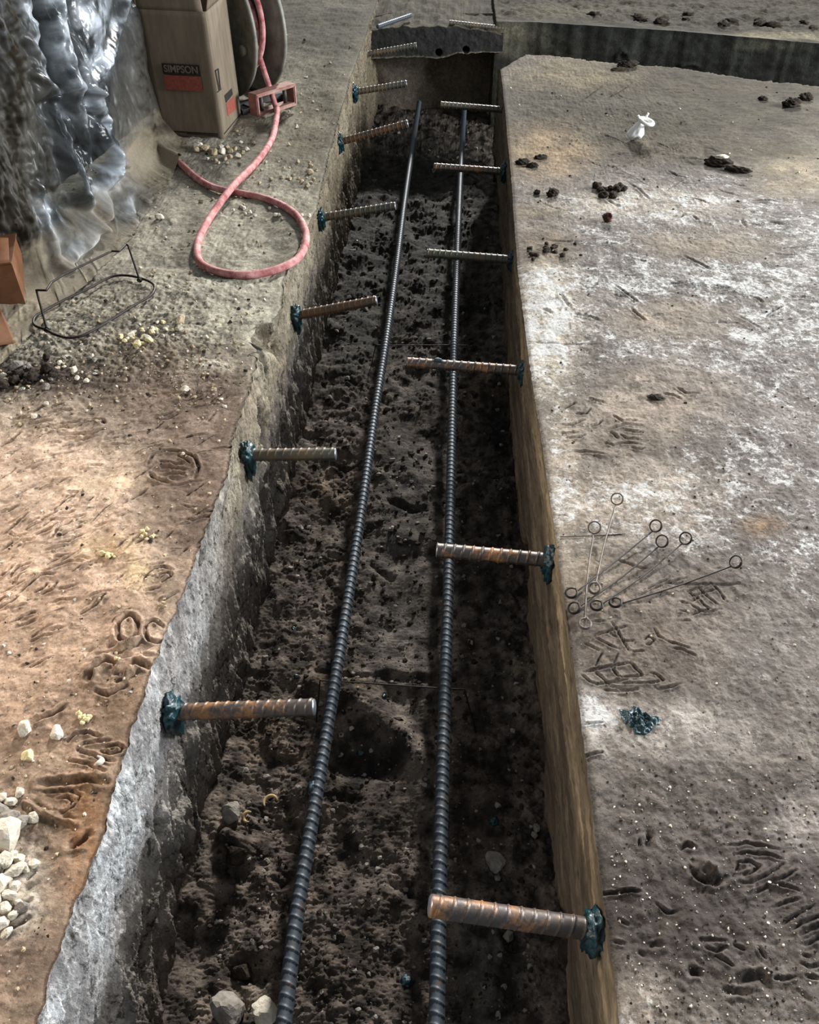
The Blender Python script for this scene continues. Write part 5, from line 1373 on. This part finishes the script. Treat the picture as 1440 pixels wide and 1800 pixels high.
# curled shavings
def curl(which, x, y, r, mat, lab, rot):
    c = on(which, x, y); a = np.linspace(0, 3.6, 30)
    pts = np.stack([r*np.cos(a+rot), r*np.sin(a+rot), 0.004+0.002*np.sin(a*2)], -1)
    o = tube('shaving', pts, 0.0028, M[mat], None, 8, rfun=lambda s, th: 0.0028*(0.5+np.clip(np.sin(s/(r*3.6)*math.pi), 0, 1))+0*th); o.location = c
    tag(o, lab, 'shaving')
curl('L', 172, 1340, 0.006, 'stone', 'small white curled shaving on the nearest left boot print', 4.5)
curl('B', 476, 1412, 0.013, 'bark', 'tan curled shaving on the trench soil left of the left bar', 0.3)
curl('B', 438, 1438, 0.010, 'bark', 'tan shaving piece left of the curled one in the trench', 1.3)
# stones in the trench
for (x, y, sx, sz, mt, lab) in [(408, 1438, 26, 28, 'stone_grey', 'grey rock at the foot of the left trench wall by the shavings'), (464, 1786, 26, 24, 'stone', 'pale chunk on the trench soil at the bottom border'), (408, 1792, 34, 40, 'stone_grey', 'grey pointed rock left of the pale chunk at the bottom border'),
                                (425, 1712, 18, 18, 'clod', 'dark stone in the trench above the pale chunk'), (415, 1510, 22, 22, 'clod', 'dark angular stone under the left trench wall'), (893, 1648, 11, 13, 'stone_grey', 'grey pebble on the trench soil below the nearest right dowel'),
                                (944, 1458, 8, 7, 'stone_grey', 'small pale pebble under the right wall, upper of two'), (940, 1470, 8, 7, 'stone_grey', 'small pale pebble under the right wall, lower of two'), (618, 1282, 6, 7, 'stone', 'white pebble right of the left bar at the soil mound'),
                                (702, 770, 6, 5, 'stone', 'white fleck on the dark soil between the bars'), (872, 1515, 22, 8, 'stone_grey', 'tan flat stone in the soil right of the right bar'), (690, 928, 6, 4, 'stone', 'white fleck in the middle of the trench, level with the second right dowel'),
                                (668, 1508, 5, 4, 'stone', 'white fleck between the bars near the camera'), (862, 200, 22, 26, 'stone_tan', 'tan stone under the right wall at the far end'), (655, 170, 30, 14, 'stone_tan', 'tan stone on the soil under the sixth left dowel')]:
    seed += 1
    rock('stone', on('B', x, y), (mm(sx), mm(sx*.85), mm(sz)), M[mt], seed, lab, 'stone', rot=seed*.7, n=18, sink=0.3)

# fine loose grains nobody could count
def grains(name, label, which, n, region, smin, smax, mats, seed):
    rg = np.random.default_rng(seed)
    ph = (1+5**0.5)/2
    ico = np.array([(-1, ph, 0), (1, ph, 0), (-1, -ph, 0), (1, -ph, 0), (0, -1, ph), (0, 1, ph), (0, -1, -ph), (0, 1, -ph), (ph, 0, -1), (ph, 0, 1), (-ph, 0, -1), (-ph, 0, 1)])/1.9
    tri = np.array([(0, 11, 5), (0, 5, 1), (0, 1, 7), (0, 7, 10), (0, 10, 11), (1, 5, 9), (5, 11, 4), (11, 10, 2), (10, 7, 6), (7, 1, 8), (3, 9, 4), (3, 4, 2), (3, 2, 6), (3, 6, 8), (3, 8, 9), (4, 9, 5), (2, 4, 11), (6, 2, 10), (8, 6, 7), (9, 8, 1)])
    XY = region(rg, n); n = len(XY)
    X, Y = XY[:, 0][None], XY[:, 1][None]
    rel, st, z0 = {'L': (relief_left, LEFT, 0.0), 'R': (relief_right, RIGHT, 0.0), 'B': (relief_bed, BEDST, BED)}[which]
    H = rel(X, Y)
    for s in st: s.apply(X, Y, H)
    Z = H[0]+z0
    S = (smin+(smax-smin)*rg.random(n)**3)*1e-3*np.clip(0.55+0.45*XY[:, 1], 0.6, 2.0)
    V = ico[None]*(1+0.35*rg.standard_normal((n, 12, 1)))*np.array([1, 1, 0.75])*S[:, None, None]
    V += np.stack([XY[:, 0], XY[:, 1], Z+S*0.35], -1)[:, None]
    F = tri[None]+12*np.arange(n)[:, None, None]
    o = mesh_np(name, V.reshape(-1, 3), None, F.reshape(-1, 3), None, None, False)
    for m in mats: o.data.materials.append(M[m])
    mi = np.repeat(rg.integers(0, len(mats), n), 20).astype(np.int32)
    o.data.polygons.foreach_set('material_index', mi)
    tag(o, label, 'grit', kind='stuff')
def regL(rg, n):
    px = rg.uniform(-40, 640, n); py = np.concatenate([rg.uniform(60, 1800, n*2//3), rg.normal(640, 60, n-n*2//3)])
    q = np.array([P(x, y)[:2] for x, y in zip(px, np.clip(py, 50, 1800))])
    return q[(q[:, 0] < edgeL(q[:, 1])-0.012) & (q[:, 0] > -1.6)]
def regR(rg, n):
    px = rg.uniform(880, 1480, n); py = np.concatenate([rg.uniform(150, 1800, n//2), rg.uniform(1350, 1800, n-n//2)])
    q = np.array([P(x, y)[:2] for x, y in zip(px, py)])
    return q[q[:, 0] > edgeR(q[:, 1])+0.012]
def regB(rg, n):
    px = rg.uniform(300, 1000, n); py = rg.uniform(200, 1800, n)
    q = np.array([P(x, y, BED)[:2] for x, y in zip(px, py)])
    return q[(q[:, 0] > XL+0.03) & (q[:, 0] < XR-0.01)]
grains('grit', 'fine pale and dark grit strewn over the left slab', 'L', 4600, regL, 0.8, 4.0, ['stone_tan', 'stone', 'stone_tan', 'stone_tan', 'stone_tan', 'clod', 'stone_grey'], 1)
grains('grit', 'fine dark and pale grit strewn over the right slab', 'R', 2600, regR, 0.7, 2.6, ['clod', 'clod', 'stone', 'stone_grey'], 2)
grains('soil_crumbs', 'fine dark soil crumbs along the trench bottom', 'B', 6500, regB, 1.2, 7.0, ['clod', 'clod', 'clod', 'stone_grey'], 3)

# ------------------------------------------------------------------ light: dull daylight in the room, a low far sun, two assumed side lights
w = bpy.data.worlds.new('World'); SC.world = w; w.use_nodes = True
bg = w.node_tree.nodes['Background']; bg.inputs['Color'].default_value = (0.84, 0.92, 1.0, 1); bg.inputs['Strength'].default_value = 0.29
sun = bpy.data.lights.new('daylight', 'SUN'); sun.energy = 4.4; sun.angle = math.radians(5); sun.color = (1.0, 0.98, 0.94)
so = bpy.data.objects.new('daylight', sun); COL.objects.link(so)
ldir = Vector((0.16, 0.90, 0.43))
so.rotation_euler = ldir.to_track_quat('Z', 'Y').to_euler()
so.location = (2, 6, 4)

wl = bpy.data.lights.new('assumed_right_light', 'AREA'); wl.shape = 'RECTANGLE'; wl.size = 2.6; wl.size_y = 1.3; wl.energy = 400; wl.color = (0.94, 0.97, 1.0)  # assumed side light, added for the box and left wall; no window is seen
wo = bpy.data.objects.new('assumed_right_light', wl); COL.objects.link(wo); wo.location = (4.3, 2.4, 1.25)
wo.rotation_euler = (Vector((4.3, 2.4, 1.25))-Vector((-0.6, 1.6, 0.1))).to_track_quat('Z', 'Y').to_euler()

dl = bpy.data.lights.new('assumed_left_light', 'AREA'); dl.shape = 'RECTANGLE'; dl.size = 0.9; dl.size_y = 1.4; dl.energy = 58; dl.color = (1.0, 0.86, 0.72)  # assumed warm light added for the near left dust; no doorway is seen
do = bpy.data.objects.new('assumed_left_light', dl); COL.objects.link(do); do.location = (-2.7, 0.75, 1.15)
do.rotation_euler = (Vector((-2.7, 0.75, 1.15))-Vector((-0.4, 0.85, 0.0))).to_track_quat('Z', 'Y').to_euler()

# ------------------------------------------------------------------ camera
cam = bpy.data.cameras.new('camera'); cam.sensor_fit = 'HORIZONTAL'; cam.sensor_width = 36.0; cam.lens = FPX/1440*36.0
cam.clip_start = 0.01; cam.clip_end = 100
co = bpy.data.objects.new('camera', cam); COL.objects.link(co)
co.location = (0, 0, CAMH); co.rotation_euler = (math.pi/2-PITCH, 0, YAW)
SC.camera = co
SC.view_settings.view_transform = 'Standard'; SC.view_settings.look = 'None'
SC.view_settings.exposure = 0.36; SC.view_settings.gamma = 1.0
SC.view_settings.use_curve_mapping = False
